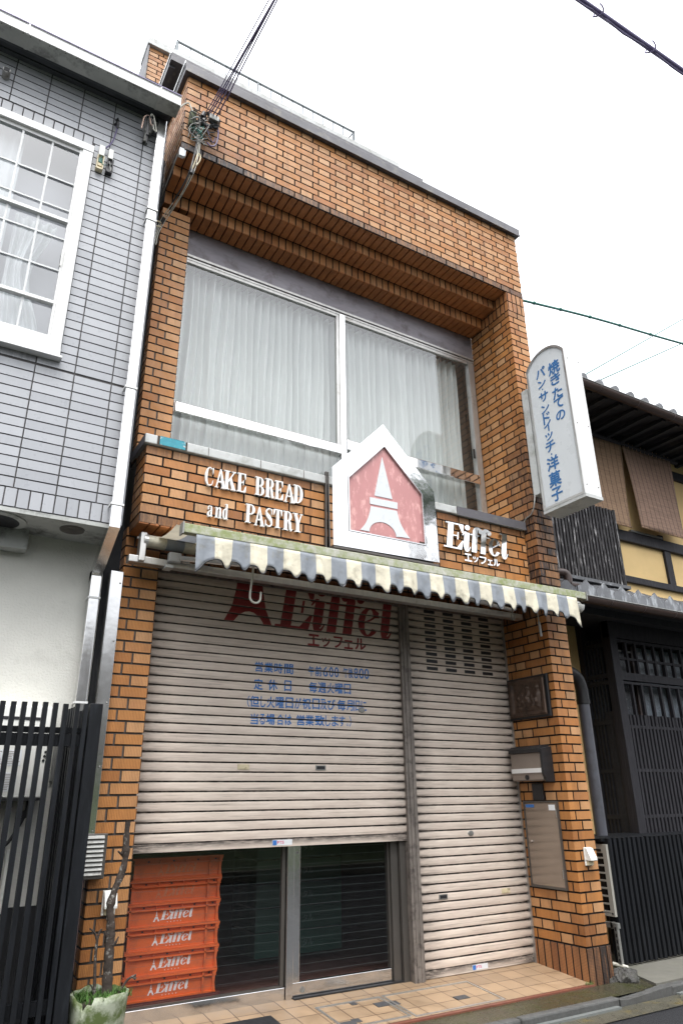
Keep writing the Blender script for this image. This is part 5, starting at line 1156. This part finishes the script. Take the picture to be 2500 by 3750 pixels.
m = MB(); m.tube(catmull([(-.37, .38, 1.25), (-.375, .37, 1.19), (-.40, .37, 1.12), (-.45, .37, 1.03), (-.54, .37, .98)]), .010, 6); m.lathe([(.0001, -.02), (.02, -.02), (.022, 0)], (-.375, .39, 1.175), 12, axis='y'); make('hose', m, M['rubber'], t, smooth=True)
m = MB(); m.box(-.262, -.222, .44, .46, 1.345, 1.56); solo('wall_bracket', m, M['galv'], 'flat grey metal bracket screwed to the stucco behind the fence slats', 'bracket', (-.24, .45, 1.35))

# ------------------------------------------------------------------ the wooden townhouse on the right
T = thing('wooden_townhouse', 'old wooden townhouse with ochre plaster, dark lattice and tiled roofs', 'building', (5.6, .9, 0))
WX0, WX1 = 3.70, 9.0
# ground floor: recessed wall and projecting lattice bay
make('ground_floor_wall', bx(WX0, 4.95, 1.02, 1.15, 0, 3.0), M['plaster'], T)
BX0, BY = 4.925, .60
m = MB(); m.box(BX0, BX0+.11, BY, BY+.10, .0, 2.93, bev=.004); m.box(BX0, WX1, BY-.004, BY+.08, 2.72, 2.93); m.box(BX0+.11, WX1, BY+.006, BY+.06, 2.685, 2.712); m.box(BX0+.11, WX1, BY+.004, BY+.06, 2.30, 2.375); m.box(BX0+.11, WX1, BY+.01, BY+.06, 2.262, 2.285); m.box(BX0, BX0+.09, .96, 1.06, 0, 2.93)
bf = make('lattice_bay', m, M['black_wood'], T)
m = MB(); x = BX0+.245; 
for i in range(27):
    m.box(x-.013, x+.013, BY+.008, BY+.04, 2.37, 2.69); m.box(x-.013, x+.013, BY+.008, BY+.04, 1.86, 2.27); x += .147
m.box(BX0+.11, WX1, BY+.012, BY+.036, 2.505, 2.53)
make('window_bars', m, M['black_wood'], bf)
m = MB(); x = BX0+.140
for i in range(72): m.box(x-.0145, x+.0145, BY+.004, BY+.034, .05, 1.965+R.uniform(-.004, .004)); x += .0545
for z in (1.85, 1.45, 1.045, .64, .2): m.box(BX0+.11, WX1, BY+.006, BY+.03, z-.014, z+.014)
make('lattice', m, M['black_wood'], bf)
# the bay's side towards the shop
m = MB()
for i in range(6): y = .74+i*.043; m.box(BX0+.01, BX0+.035, y, y+.016, 0, 2.72)
for z in (2.66, 2.35, 2.28, 1.9, 1.45, 1.04): m.box(BX0+.008, BX0+.04, .70, .96, z-.02, z+.02)
m.box(BX0+.012, BX0+.05, .70, .80, .0, 2.0); m.box(BX0+.02, BX0+.05, .80, .96, .0, 1.95)
make('side_lattice', m, M['eave_dark'], bf)
m = MB(); m.box(BX0+.05, WX1, .86, .9, 0, 1.95); m.box(5.6, WX1, .88, .9, 1.95, 2.9); m.box(BX0+.04, WX1, BY+.04, .9, 1.93, 1.95); make('inner_screen', m, M['interior'], bf)
m = MB()
for x in (5.10, 5.14): m.box(x, x+.02, .78, .81, 1.95, 2.7)
for x in (5.46, 5.49, 5.96): m.box(x, x+.025, .78, .81, 1.95, 2.7)
make('sliding_sash', m, M['brown_pvc'], bf)
m = MB(); m.box(5.56, 6.9, .80, .81, 1.95, 2.7); make('frosted_pane', m, gen('frosted_glass', (.16, .19, .22), .2, 9, rough=.25), bf)
m = MB(); m.box(5.2, 5.5, .82, .83, 1.95, 2.66); make('dark_pane', m, gen('smoky_glass', (.05, .055, .065), .2, 5, rough=.25), bf)
m = MB()
for x in (5.27, 5.42, 5.57, 5.72): m.box(x-.045, x+.03, .775, .79, 2.628, 2.648)
make('sash_rail', m, M['galv'], bf)
make('bay_ceiling', bx(BX0, WX1, BY+.08, 1.1, 2.90, 2.935), M['eave_dark'], T)
# lower eave
def pantiles(x0, x1, y0, z0, y1, z1, pitch, amp, rows, name, parent, phase=0, front=.022):
    n = int((x1-x0)/pitch*12); 
    def prof(x):
        f = ((x-phase)/pitch) % 1
        return amp*(math.cos(2*PI*f)*.5+.5)**1.6 if f > .5 or f < .5 else 0
    m = MB()
    for r in range(rows):
        ya, yb = y0+(y1-y0)*r/rows, y0+(y1-y0)*(r+1)/rows+.02; za, zb = z0+(z1-z0)*r/rows+.028, z0+(z1-z0)*(r+1)/rows+.012
        m.grid(lambda u, v: (x0+(x1-x0)*u, ya+(yb-ya)*v, za+(zb-za)*v+prof(x0+(x1-x0)*u)), n, 1)
        m.grid(lambda u, v: (x0+(x1-x0)*u, ya, za-(.030+(front if r == 0 else 0))*(1-v)+prof(x0+(x1-x0)*u)*(1 if r else v)), n, 1)
    return make(name, m, M['roof_tile'], parent, smooth=True)
LE0 = 3.70
m = MB()
for i in range(22):
    xc = 4.055-.242+i*.242
    if xc-.12 < LE0: continue
    top = [(xc+.119*f, 2.980+.078*(1-abs(f))**1.6+.006*(1-f)/2) for f in [1-k/12 for k in range(25)]]
    m.prism([(xc-.1195, 2.902), (xc+.1195, 2.902)]+top, 'xz', .070, .088)
    m.box(xc+.045, xc+.15, .088, .13, 2.99, 3.012)
make('tile_fronts', m, M['roof_front'], T)
pantiles(LE0, WX1, .085, 2.945, .90, 3.315, .242, .050, 4, 'lower_roof_tiles', T, phase=4.055, front=.075)
m = MB(); m.box(LE0, WX1, .10, .95, 2.885, 2.905); m.box(LE0, WX1, .30, .36, 2.82, 2.89); m.prism([(.12, 2.90), (.95, 2.90), (.95, 3.30), (.12, 2.975)], 'yz', LE0, WX1); make('lower_eave_boards', m, M['eave_dark'], T)
GZ = 2.878
m = MB(); m.lathe([(.052, 0), (.052, WX1-3.88)], (3.88, .05, GZ), 12, PI, 2*PI, axis='x')
for i in range(12): m.lathe([(.055, 0), (.055, .012)], (4.28+i*.46, .05, GZ), 12, PI, 2*PI, axis='x')
g_ = make('lower_gutter', m, M['brown_pvc'], T, smooth=True); md = g_.modifiers.new('wall', 'SOLIDIFY'); md.thickness = .004
m = MB()
m.tube([(3.88, -.004, GZ+.002), (WX1, -.004, GZ+.002)], .005, 6)
for i in range(12): m.tube([(4.285+i*.46, -.004, GZ+.007), (4.285+i*.46, .12, GZ+.02)], .004, 5)
make('gutter_hanger', m, M['galv'], g_)
m = MB(); m.tube(catmull([(3.66, .24, 3.135), (3.86, .22, 3.140), (3.93, .20, 3.135), (3.955, .19, 3.10), (3.955, .19, 3.03)], 6), .040, 14); m.box(3.91, 4.03, .11, .25, 2.985, 3.025, bev=.008); m.box(3.92, 4.01, .13, .24, 2.955, 2.985); make('rain_elbow', m, M['brown_pvc'], T, smooth=True)
m = MB(); m.lathe([(.0001, -.066), (.036, -.058), (.060, -.034), (.068, 0), (.0001, .004)], (3.775, -.02, 2.755), 24)
t = thing('eave_lamp', 'white bowl shaped lamp shade under the right end of the awning', 'lamp', (3.775, -.02, 2.75)); make('lamp_shade', m, M['white_plastic'], t, smooth=True)
m = MB(); m.lathe([(.03, .0), (.045, .012), (.03, .03), (.0001, .03)], (3.775, -.02, 2.758), 16); m.tube([(3.775, -.02, 2.78), (3.775, .12, 2.86), (3.66, .2, 2.86)], .012, 8); make('bracket', m, M['galv'], t, smooth=True)
# upper storey
UY = .90
make('upper_wall', bx(WX0, WX1, UY, UY+.12, 3.2, 5.62), M['plaster'], T)
m = MB()
m.box(5.3, WX1, UY-.05, UY+.0, 3.985, 4.115, bev=.004); m.box(6.52, 6.635, UY-.035, UY, 3.555, 3.985, bev=.004); m.box(7.6, 7.71, UY-.035, UY, 3.555, 3.985); m.box(5.3, WX1, UY-.04, UY, 3.48, 3.556, bev=.004)
m.box(6.92, WX1, UY-.04, UY, 5.05, 5.17, bev=.004); m.box(WX0, WX1, UY-.03, UY, 5.36, 5.41)
m.tube([(4.5, UY-.11, 5.275), (7.02, UY-.11, 5.255)], .030, 10)
for x in (5.87, 6.66): m.box(x-.02, x+.02, UY-.09, UY, 5.24, 5.42)
m.box(6.33, 6.45, UY-.06, UY, 5.30, 5.44); m.box(6.45, 6.52, UY-.05, UY-.0, 4.115, 4.17); m.box(4.9, 5.75, UY-.02, UY, 4.115, 5.25)
make('timber_frame', m, M['black_wood'], T)
m = MB(); m.box(5.92, 6.50, UY-.058, UY-.02, 4.118, 4.142); make('sill_track', m, M['galv'], T)
# slatted upper window screen
m = MB(); LY = .70
for i in range(30): m.box(3.98+i*.0502, 4.008+i*.0502, LY, LY+.03, 3.345+R.uniform(-.004, .004), 4.245+R.uniform(-.006, .006))
for z in (3.45, 3.85, 4.2): m.box(3.97, 5.47, LY+.031, LY+.06, z-.02, z+.02)
m.box(5.452, 5.478, LY-.004, UY, 3.345, 4.25)
make('slatted_screen', m, M['worn_wood'], T)
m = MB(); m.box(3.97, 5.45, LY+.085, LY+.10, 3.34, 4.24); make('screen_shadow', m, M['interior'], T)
m = MB(); m.box(3.95, 5.50, LY-.03, UY, 3.31, 3.345); make('screen_sill', m, M['roof_tile'], T)
# upper eave
UE0 = 3.85
pantiles(UE0, WX1+2, .115, 5.335, 2.6, 6.33, .253, .060, 9, 'upper_roof_tiles', T, phase=4.78)
for i in range(24):
    x = 4.78-.253*3+i*.253
    if UE0 < x < 9.3:
        m = MB(); m.lathe([(.0001, -.02), (.046, -.02), (.052, -.012), (.052, .16), (.0001, .16)], (x, .10, 5.385), 16, axis='y'); make('round_tile_end', m, M['roof_tile'], T, smooth=True)
m = MB(); m.prism([(.13, 5.295), (UY+.02, 5.405), (2.6, 6.25), (2.6, 6.3), (.13, 5.325)], 'yz', UE0, WX1+2)
for i in range(26): m.box(UE0+.05+i*.25, UE0+.11+i*.25, .16, UY, 5.27, 5.31)
make('upper_eave_boards', m, M['eave_dark'], T)
m = MB(); m.lathe([(.056, 0), (.056, WX1+2-UE0)], (UE0, .075, 5.30), 12, PI, 2*PI, axis='x')
for i in range(10): m.lathe([(.060, 0), (.060, .014)], (UE0+.22+i*.62, .075, 5.30), 12, PI, 2*PI, axis='x')
o = make('upper_gutter', m, M['brown_pvc'], T, smooth=True); md = o.modifiers.new('wall', 'SOLIDIFY'); md.thickness = .004
m = MB(); m.tube([(UE0, .018, 5.303), (WX1+2, .018, 5.303)], .006, 6); make('gutter_bead', m, M['galv'], o)
make('townhouse_core', bx(WX0, WX1, 1.16, 4.5, 0, 5.6), M['interior'], T)
m = MB(); m.tube(catmull([(3.70, .66, 2.31), (3.95, .62, 2.325), (4.25, .60, 2.32), (4.37, .60, 2.27), (4.412, .60, 2.17), (4.415, .60, 2.05)], 6), .058, 14); m.tube([(4.415, .60, 2.07), (4.415, .60, 2.03)], .062, 14); dp = make('insulated_elbow', m, M['rubber'], T, smooth=True)
m = MB(); m.tube([(4.415, .60, 2.05), (4.415, .60, 0)], .052, 16); make('downpipe', m, M['grey_pvc'], dp, smooth=True)
# bamboo blinds
def blind(x0, x1, xb0, xb1, z0, z1, y, mat, label, lean):
    m = MB()
    def f(u, v):
        xa = x0+(x1-x0)*u; xb = xb0+(xb1-xb0)*u; zt = z1[0]+(z1[1]-z1[0])*u; zb = z0[0]+(z0[1]-z0[0])*u
        return (xa*v+xb*(1-v), y-.05*(1-v)*lean-.012*math.sin(3*v+4*u), zb+(zt-zb)*v)
    m.grid(f, 24, 24); o = solo('bamboo_blind', m, M[mat], label, 'blind', ((x0+x1)/2, y, z1[0]), 'bamboo blinds under the upper eave', True)
    md = o.modifiers.new('thickness', 'SOLIDIFY'); md.thickness = .008
    m = MB()
    for (a, b) in (((xb0, y-.05*lean, z0[0]), (xb1, y-.05*lean, z0[1])),): m.tube([a, b], .009, 6)
    for i in range(12):
        x = x0+(x1-x0)*(i+.5)/12; m.tube([(x, y-.0, z1[0]-.02), (x, y-.012, z1[0]+.05)], .004, 5)
    make('blind_cord', m, M['sudare2'], o)
blind(4.9, 5.93, 4.9, 5.83, (4.13, 4.125), (5.245, 5.245), UY-.11, 'sudare2', 'tan bamboo blind half hidden behind the projecting sign', .6)
blind(5.94, 6.86, 5.965, 6.78, (4.145, 4.14), (5.235, 5.235), UY-.125, 'sudare', 'brown bamboo blind on the ochre wall, right of the narrow dark gap', 1.0)

# ---- air conditioner with its slatted cover
t = thing('slatted_cover', 'low black slatted screen with a boarded top hiding the outdoor unit', 'screen', (4.8, .22, 0))
m = MB()
for i in range(52): m.box(4.040+i*.0583, 4.072+i*.0583, .214, .246, .03+R.uniform(-.004, .004), .908+R.uniform(-.003, .003))
make('slats', m, M['black'], t)
m = MB(); m.box(4.035, 7.2, .248, .28, .18, .22); m.box(4.035, 7.2, .248, .28, .80, .84); m.box(4.03, 4.045, .214, .30, .03, .908); make('frame', m, M['black'], t)
m = MB()
for i in range(6): m.box(3.99, 7.2, .246+i*.092, .246+i*.092+.084, .886, .906)
make('top_boards', m, M['black'], t)
t = thing('air_conditioner', 'beige outdoor air conditioner with a barred side grille between pillar and slatted screen', 'air conditioner', (4.1, .45, 0))
m = MB(); m.box(4.005, 4.034, .222, .262, .352, .865); m.box(4.005, 4.034, .262, .74, .352, .372); m.box(4.005, 4.034, .262, .74, .845, .865)
for i in range(8): z = .383+i*.0545; m.box(4.005, 4.02, .262, .74, z-.006, z+.006)
m.box(4.005, 4.02, .262, .74, .80, .845); m.box(4.005, 4.02, .70, .74, .36, .86)
make('casing', m, gen('beige_unit_paint', (.36, .35, .31), .05, 6, rough=.45), t)
m = MB(); m.box(4.036, 4.6, .262, .73, .354, .863); m.box(4.002, 4.0055, .275, .33, .812, .830); m.disc((4.006, .243, .372), .008, 'x', -.003, 10); make('blackened_body', m, M['rubber'], t)  # unit body blackened so the gaps between slats look shaded
m = MB(); m.box(3.985, 4.01, .205, .235, .02, .31)
m.box(3.99, 4.035, .25, .27, .27, .315); m.box(3.99, 4.02, .20, .70, .275, .312)
st = make('stand', m, M['galv'], t)
m = MB()
for i in range(6): m.box(3.983, 3.9855, .214, .226, .05+i*.042, .075+i*.042)
make('slot_holes', m, M['rubber'], st)
t = solo('drain_hose', MB(), M['white_wire'], 'white ribbed drain hose end lying by the base of the right brick pillar', 'hose', (3.95, .2, .01)) if False else None
m = MB(); P = [(4.0+.0, .40, .03), (3.99, .31, .03), (3.995, .24, .028), (4.0, .165, .024)]; c = catmull(P, 14)
m.tube(c, [.013+.0022*(i % 2) for i in range(len(c))], 10); solo('drain_hose', m, M['white_wire'], 'white ribbed drain hose end lying by the base of the right brick pillar', 'hose', (3.99, .25, .02), smooth=True)
def rock(u, v):
    a, b = 2*PI*u, PI*(v-.5); r = 1+.12*math.sin(3*a+2*b)+.10*math.sin(7*a)*math.cos(5*b)+.05*math.sin(17*a+9*b)
    return (3.735+.135*r*math.cos(a)*math.cos(b), -.01+.085*r*math.sin(a)*math.cos(b), .012+.060*r*math.sin(b))
m = MB(); m.grid(rock, 48, 20); bmesh.ops.remove_doubles(m.bm, verts=m.bm.verts, dist=.0003); solo('stone', m, M['stone'], 'rough dark stone at the outer foot of the right brick pillar', 'stone', (3.735, -.01, .0), smooth=True)

# ------------------------------------------------------------------ cables
t = thing('service_connection', 'tangle of service wires, connectors and insulators on the upper left corner of the brick front', 'wiring', (.15, -.03, 6.4))
m = MB(); m.box(.035, .085, -.05, .0, 6.235, 6.385, bev=.004); make('insulator_plate', m, gen('mossy_block', (.10, .12, .07), .25, 20, rough=.9), t)
m = MB(); m.box(.185, .262, -.085, -.03, 6.350, 6.405, bev=.004); make('connector_box', m, M['galv'], t)
m = MB()
for i in range(16): a = (R.uniform(.12, .26), R.uniform(-.07, -.01), R.uniform(6.28, 6.41)); m.tube([a, (a[0]+R.uniform(-.04, .04), a[1]+R.uniform(-.02, .02), a[2]+R.uniform(-.05, .05))], R.uniform(.008, .018), 8)
make('connector_sleeves', m, M['rubber'], t, smooth=True)
def tangle(n, x0, x1, z0, z1, seed):
    r = random.Random(seed); m = MB()
    for i in range(n):
        P = [(r.uniform(x0, x1), r.uniform(-.07, -.015), r.uniform(z0, z1)) for _ in range(4)]; P.sort(key=lambda p: -p[2]) if i % 2 else None
        m.tube(catmull(P, 7), r.uniform(.0025, .0045), 5)
    return m
make('wire_tangle', tangle(13, .02, .26, 6.12, 6.44, 3), M['rubber'], t, smooth=True)
make('wire_tangle', tangle(9, .04, .19, 6.05, 6.34, 5), M['galv'], t, smooth=True)
make('wire_tangle', tangle(4, .04, .15, 6.10, 6.33, 8), M['green_wire'], t, smooth=True)
m = MB(); P = [(.262, -.04, 6.36), (.275, -.05, 6.25), (.262, -.05, 6.13), (.225, -.04, 6.10), (.19, -.04, 6.12)]; m.tube(catmull(P), .006, 6); P = [(.18, -.03, 6.32), (.205, -.04, 6.20), (.24, -.04, 6.15), (.255, -.05, 6.2)]; m.tube(catmull(P), .004, 6); make('wire_loop', m, M['fringe_violet'], t, smooth=True)
dn = [(.120, -.035, 6.26), (.124, -.035, 6.05), (.112, -.03, 5.90), (.095, -.03, 5.77), (.075, .05, 5.68), (.045, .20, 5.62), (.0, .33, 5.54), (-.03, .36, 5.42), (-.045, .36, 5.30)]
m = MB()
for k, (dx, mt) in enumerate(((-.010, 0), (.002, 0), (.014, 0))): m.tube(catmull([(x+dx+R.uniform(-.004, .004), y+.004*k, z) for x, y, z in dn]), .0036, 6)
make('down_cable', m, M['white_wire'], t, smooth=True)
m = MB(); m.tube(catmull([(x-.015, y, z) for x, y, z in dn[:6]]), .007, 6); m.tube([(.098, -.03, 5.78), (.090, -.03, 5.74)], .014, 8); m.tube([(.004, .32, 5.55), (-.008, .345, 5.51)], .014, 8); make('cable_tie', m, M['rubber'], t, smooth=True)
m = MB(); P = [(.095, -.03, 5.79), (.112, -.045, 5.88), (.125, -.05, 5.945), (.145, -.05, 5.935), (.142, -.05, 5.88), (.122, -.04, 5.83)]; m.tube(catmull(P), .0055, 6); P = [(-.008, .34, 5.51), (-.05, .33, 5.50), (-.07, .33, 5.47), (-.05, .33, 5.45), (-.01, .34, 5.47)]; m.tube(catmull(P), .0055, 6); make('cable_loop', m, M['cream_plastic'], t, smooth=True)
m = MB(); m.prism([(-.06, 5.85), (-.03, 5.87), (.56, 5.78), (.56, 5.75)], 'yz', -.032, -.026); m.box(-.034, -.008, .50, .56, 5.72, 5.82)
make('steel_arm', m, M['galv'], t)
m = MB(); m.box(-.025, .012, -.070, -.04, 5.835, 5.915, bev=.003); m.box(.015, .024, -.065, -.04, 5.85, 5.91); make('terminal_box', m, M['acrylic_white'], t)
m = MB(); m.tube(catmull([(-.072, -.02, 6.32), (-.03, -.04, 6.40), (.01, -.05, 6.44), (.03, -.05, 6.41), (.055, -.05, 6.36)]), .006, 6); make('gutter_lead', m, M['white_wire'], t, smooth=True)
cab = [((.165, -.04, 6.455), (.19, -.22, 6.55), (.262, -1.0, 6.57)), ((.18, -.05, 6.43), (.20, -.22, 6.53), (.300, -1.0, 6.60)), ((.19, -.05, 6.42), (.205, -.20, 6.53), (.306, -1.0, 6.61)), ((.21, -.06, 6.40), (.225, -.20, 6.52), (.313, -1.0, 6.62)), ((.235, -.06, 6.39), (.24, -.22, 6.52), (.330, -1.0, 6.63))]
for i, (a, b, c) in enumerate(cab):
    b = tuple(a[k]+(c[k]-a[k])*.22+(0, 0, -.012)[k]+R.uniform(-.004, .004) for k in range(3)); e = tuple(c[k]+(c[k]-a[k])*4.2 for k in range(3)); m = MB(); m.tube(catmull([a, b, c, e], 8), .0055 if i else .0042, 6)
    solo('drop_wire', m, M['fringe_violet'], 'dark drop wires fanning up from the corner of the brick front into the sky', 'wire', a, 'drop wires into the sky', smooth=True)
m = MB(); ax, az = 2.441, 6.985
def ln(x, dz=0, dy=0): X = 4.93+(x-2.441)*1.72; return (X, -.5+dy*1.7, 11.12+(X-4.93)*.078+dz*1.7)
m.tube([ln(-4), ln(12)], .040, 10); t = thing('overhead_cable', 'thick overhead cable with hanging rings crossing the upper right corner of the sky', 'cable', (6, -.5, 11)); make('main_cable', m, M['fringe_violet'], t, smooth=True)
m = MB(); m.tube([ln(-4, -.045), ln(2.5, -.04), ln(2.67, -.005), ln(2.95, -.055), ln(3.3, -.01), ln(3.6, -.05), ln(12, -.05)], .015, 6); m.tube([ln(-4, -.03, .02), ln(2.5, -.02), ln(2.9, -.035), ln(3.3, -.02), ln(12, -.03)], .010, 6); make('lashed_wire', m, M['fringe_violet'], t, smooth=True)
m = MB()
for x in (2.66, 3.31, 4.0, 2.0):
    m = MB(); c = ln(x); P = [(c[0]+.03*math.sin(a*2), c[1]+.078*math.sin(a), c[2]+.02+.095*math.cos(a)) for a in [PI*(.15+1.5*i/12) for i in range(13)]]; m.tube(P, .011, 6); make('cable_ring', m, M['fringe_violet'], t, smooth=True)
m = MB(); m.tube([(2.35, -.5, 10.88), (4.567, -.5, 10.80), (6.979, -.5, 10.56), (14, -.5, 9.8)], .003, 5); solo('thin_line', m, M['white_wire'], 'faint thin pale wire below the thick overhead cable', 'wire', (5, -.5, 10.7))
m = MB(); P = [(3.64, .3, 6.262), (3.96, .3, 6.318), (5.205, .3, 6.545), (6.957, .3, 6.806), (9.5, .3, 7.25)]; c = catmull(P, 14); m.tube(c, .014, 8)
for i in range(2, len(c), 5): m.tube([c[i]+Vector((-.012, 0, 0)), c[i]+Vector((.012, 0, .003))], .020, 8)
solo('green_cable', m, M['green_wire'], 'wavy dark green cable running from the brick building to the right edge of the sky', 'cable', (3.65, .3, 6.26), smooth=True)
for (a, b), lb in (((( 6.2, 3, 6.73), (14, 3, 12.35)), 'steeper thin green wire rising behind the tiled roof'), (((6.4, 3, 6.82), (14, 3, 11.6)), 'lower thin green wire rising behind the tiled roof')):
    m = MB(); m.tube([a, b], .012, 6); solo('thin_wire', m, M['green_wire'], lb, 'wire', a)

# ------------------------------------------------------------------ across the street (out of view, shapes reflections and low sky light)
m = MB(); m.grid(lambda u, v: (-14+30*u, -7.2-7*v, -.07+.10*min(1, v*12)+1.9*v*v), 40, 12); struct('grass_bank', m, M['lawn'])
m = MB(); m.box(-14, 16, -7.2, -7.05, -.07, .10); struct('bank_kerb', m, M['concrete'])
OP = thing('opposite_house', 'dark roofed house across the street, seen only in reflections', 'house', (11, -12, 0))
make('wall', bx(6.5, 16, -16, -10.6, 0, 4.8), M['far_wall'], OP)
m = MB(); m.prism([(-9.8, 4.7), (-13, 6.6), (-16.8, 4.7), (-16.8, 4.5), (-9.8, 4.5)], 'yz', 6.0, 16.5); make('roof', m, gen('blue_grey_roof', (.07, .09, .13), .2, 3, rough=.5), OP)
ST = thing('reflection_tree', 'broad leafy tree added across the street for dark patches in reflections', 'tree', (9.8, -9.8, 0))  # unseen tree, added to darken reflections in the mirror metal
m = MB(); m.tube(catmull([(9.8, -9.8, -.05), (9.9, -9.8, 3), (9.7, -9.8, 6), (9.8, -9.8, 8.4)]), .18, 10, .06); m.tube(catmull([(9.7, -9.8, 5.6), (10.2, -9.7, 7.2), (10.6, -9.6, 8.4)]), .08, 8, .03); m.tube(catmull([(9.8, -9.8, 5.2), (9.4, -9.7, 7), (9.1, -9.6, 8.4)]), .08, 8, .03); make('trunk', m, M['bark'], ST, smooth=True)
m = MB()
for i in range(2600):
    a, b, r = R.uniform(0, 2*PI), R.uniform(-1, 1), R.random()**.45
    p = Vector((9.8+1.25*r*math.cos(a)*math.sqrt(1-b*b), -9.8+.9*r*math.sin(a)*math.sqrt(1-b*b), 8.7+.62*r*b)); d = Vector((R.gauss(0, 1), R.gauss(0, 1), R.gauss(0, 1))).normalized(); e = d.orthogonal().normalized(); f = d.cross(e)
    m.face([p-e*.06, p+f*.035, p+e*.06, p-f*.035])
make('reflection_tree_crown', m, M['leaf_dark'], ST)
t = solo('sky_blocking_wall', bx(-22, 16, -15.2, -14.9, 0, 5.6), M['far_wall'], 'plain grey wall across the street, raised to block the low sky', 'wall', (0, -15, 0))  # unseen wall, height raised to cut low sky light on the shutters
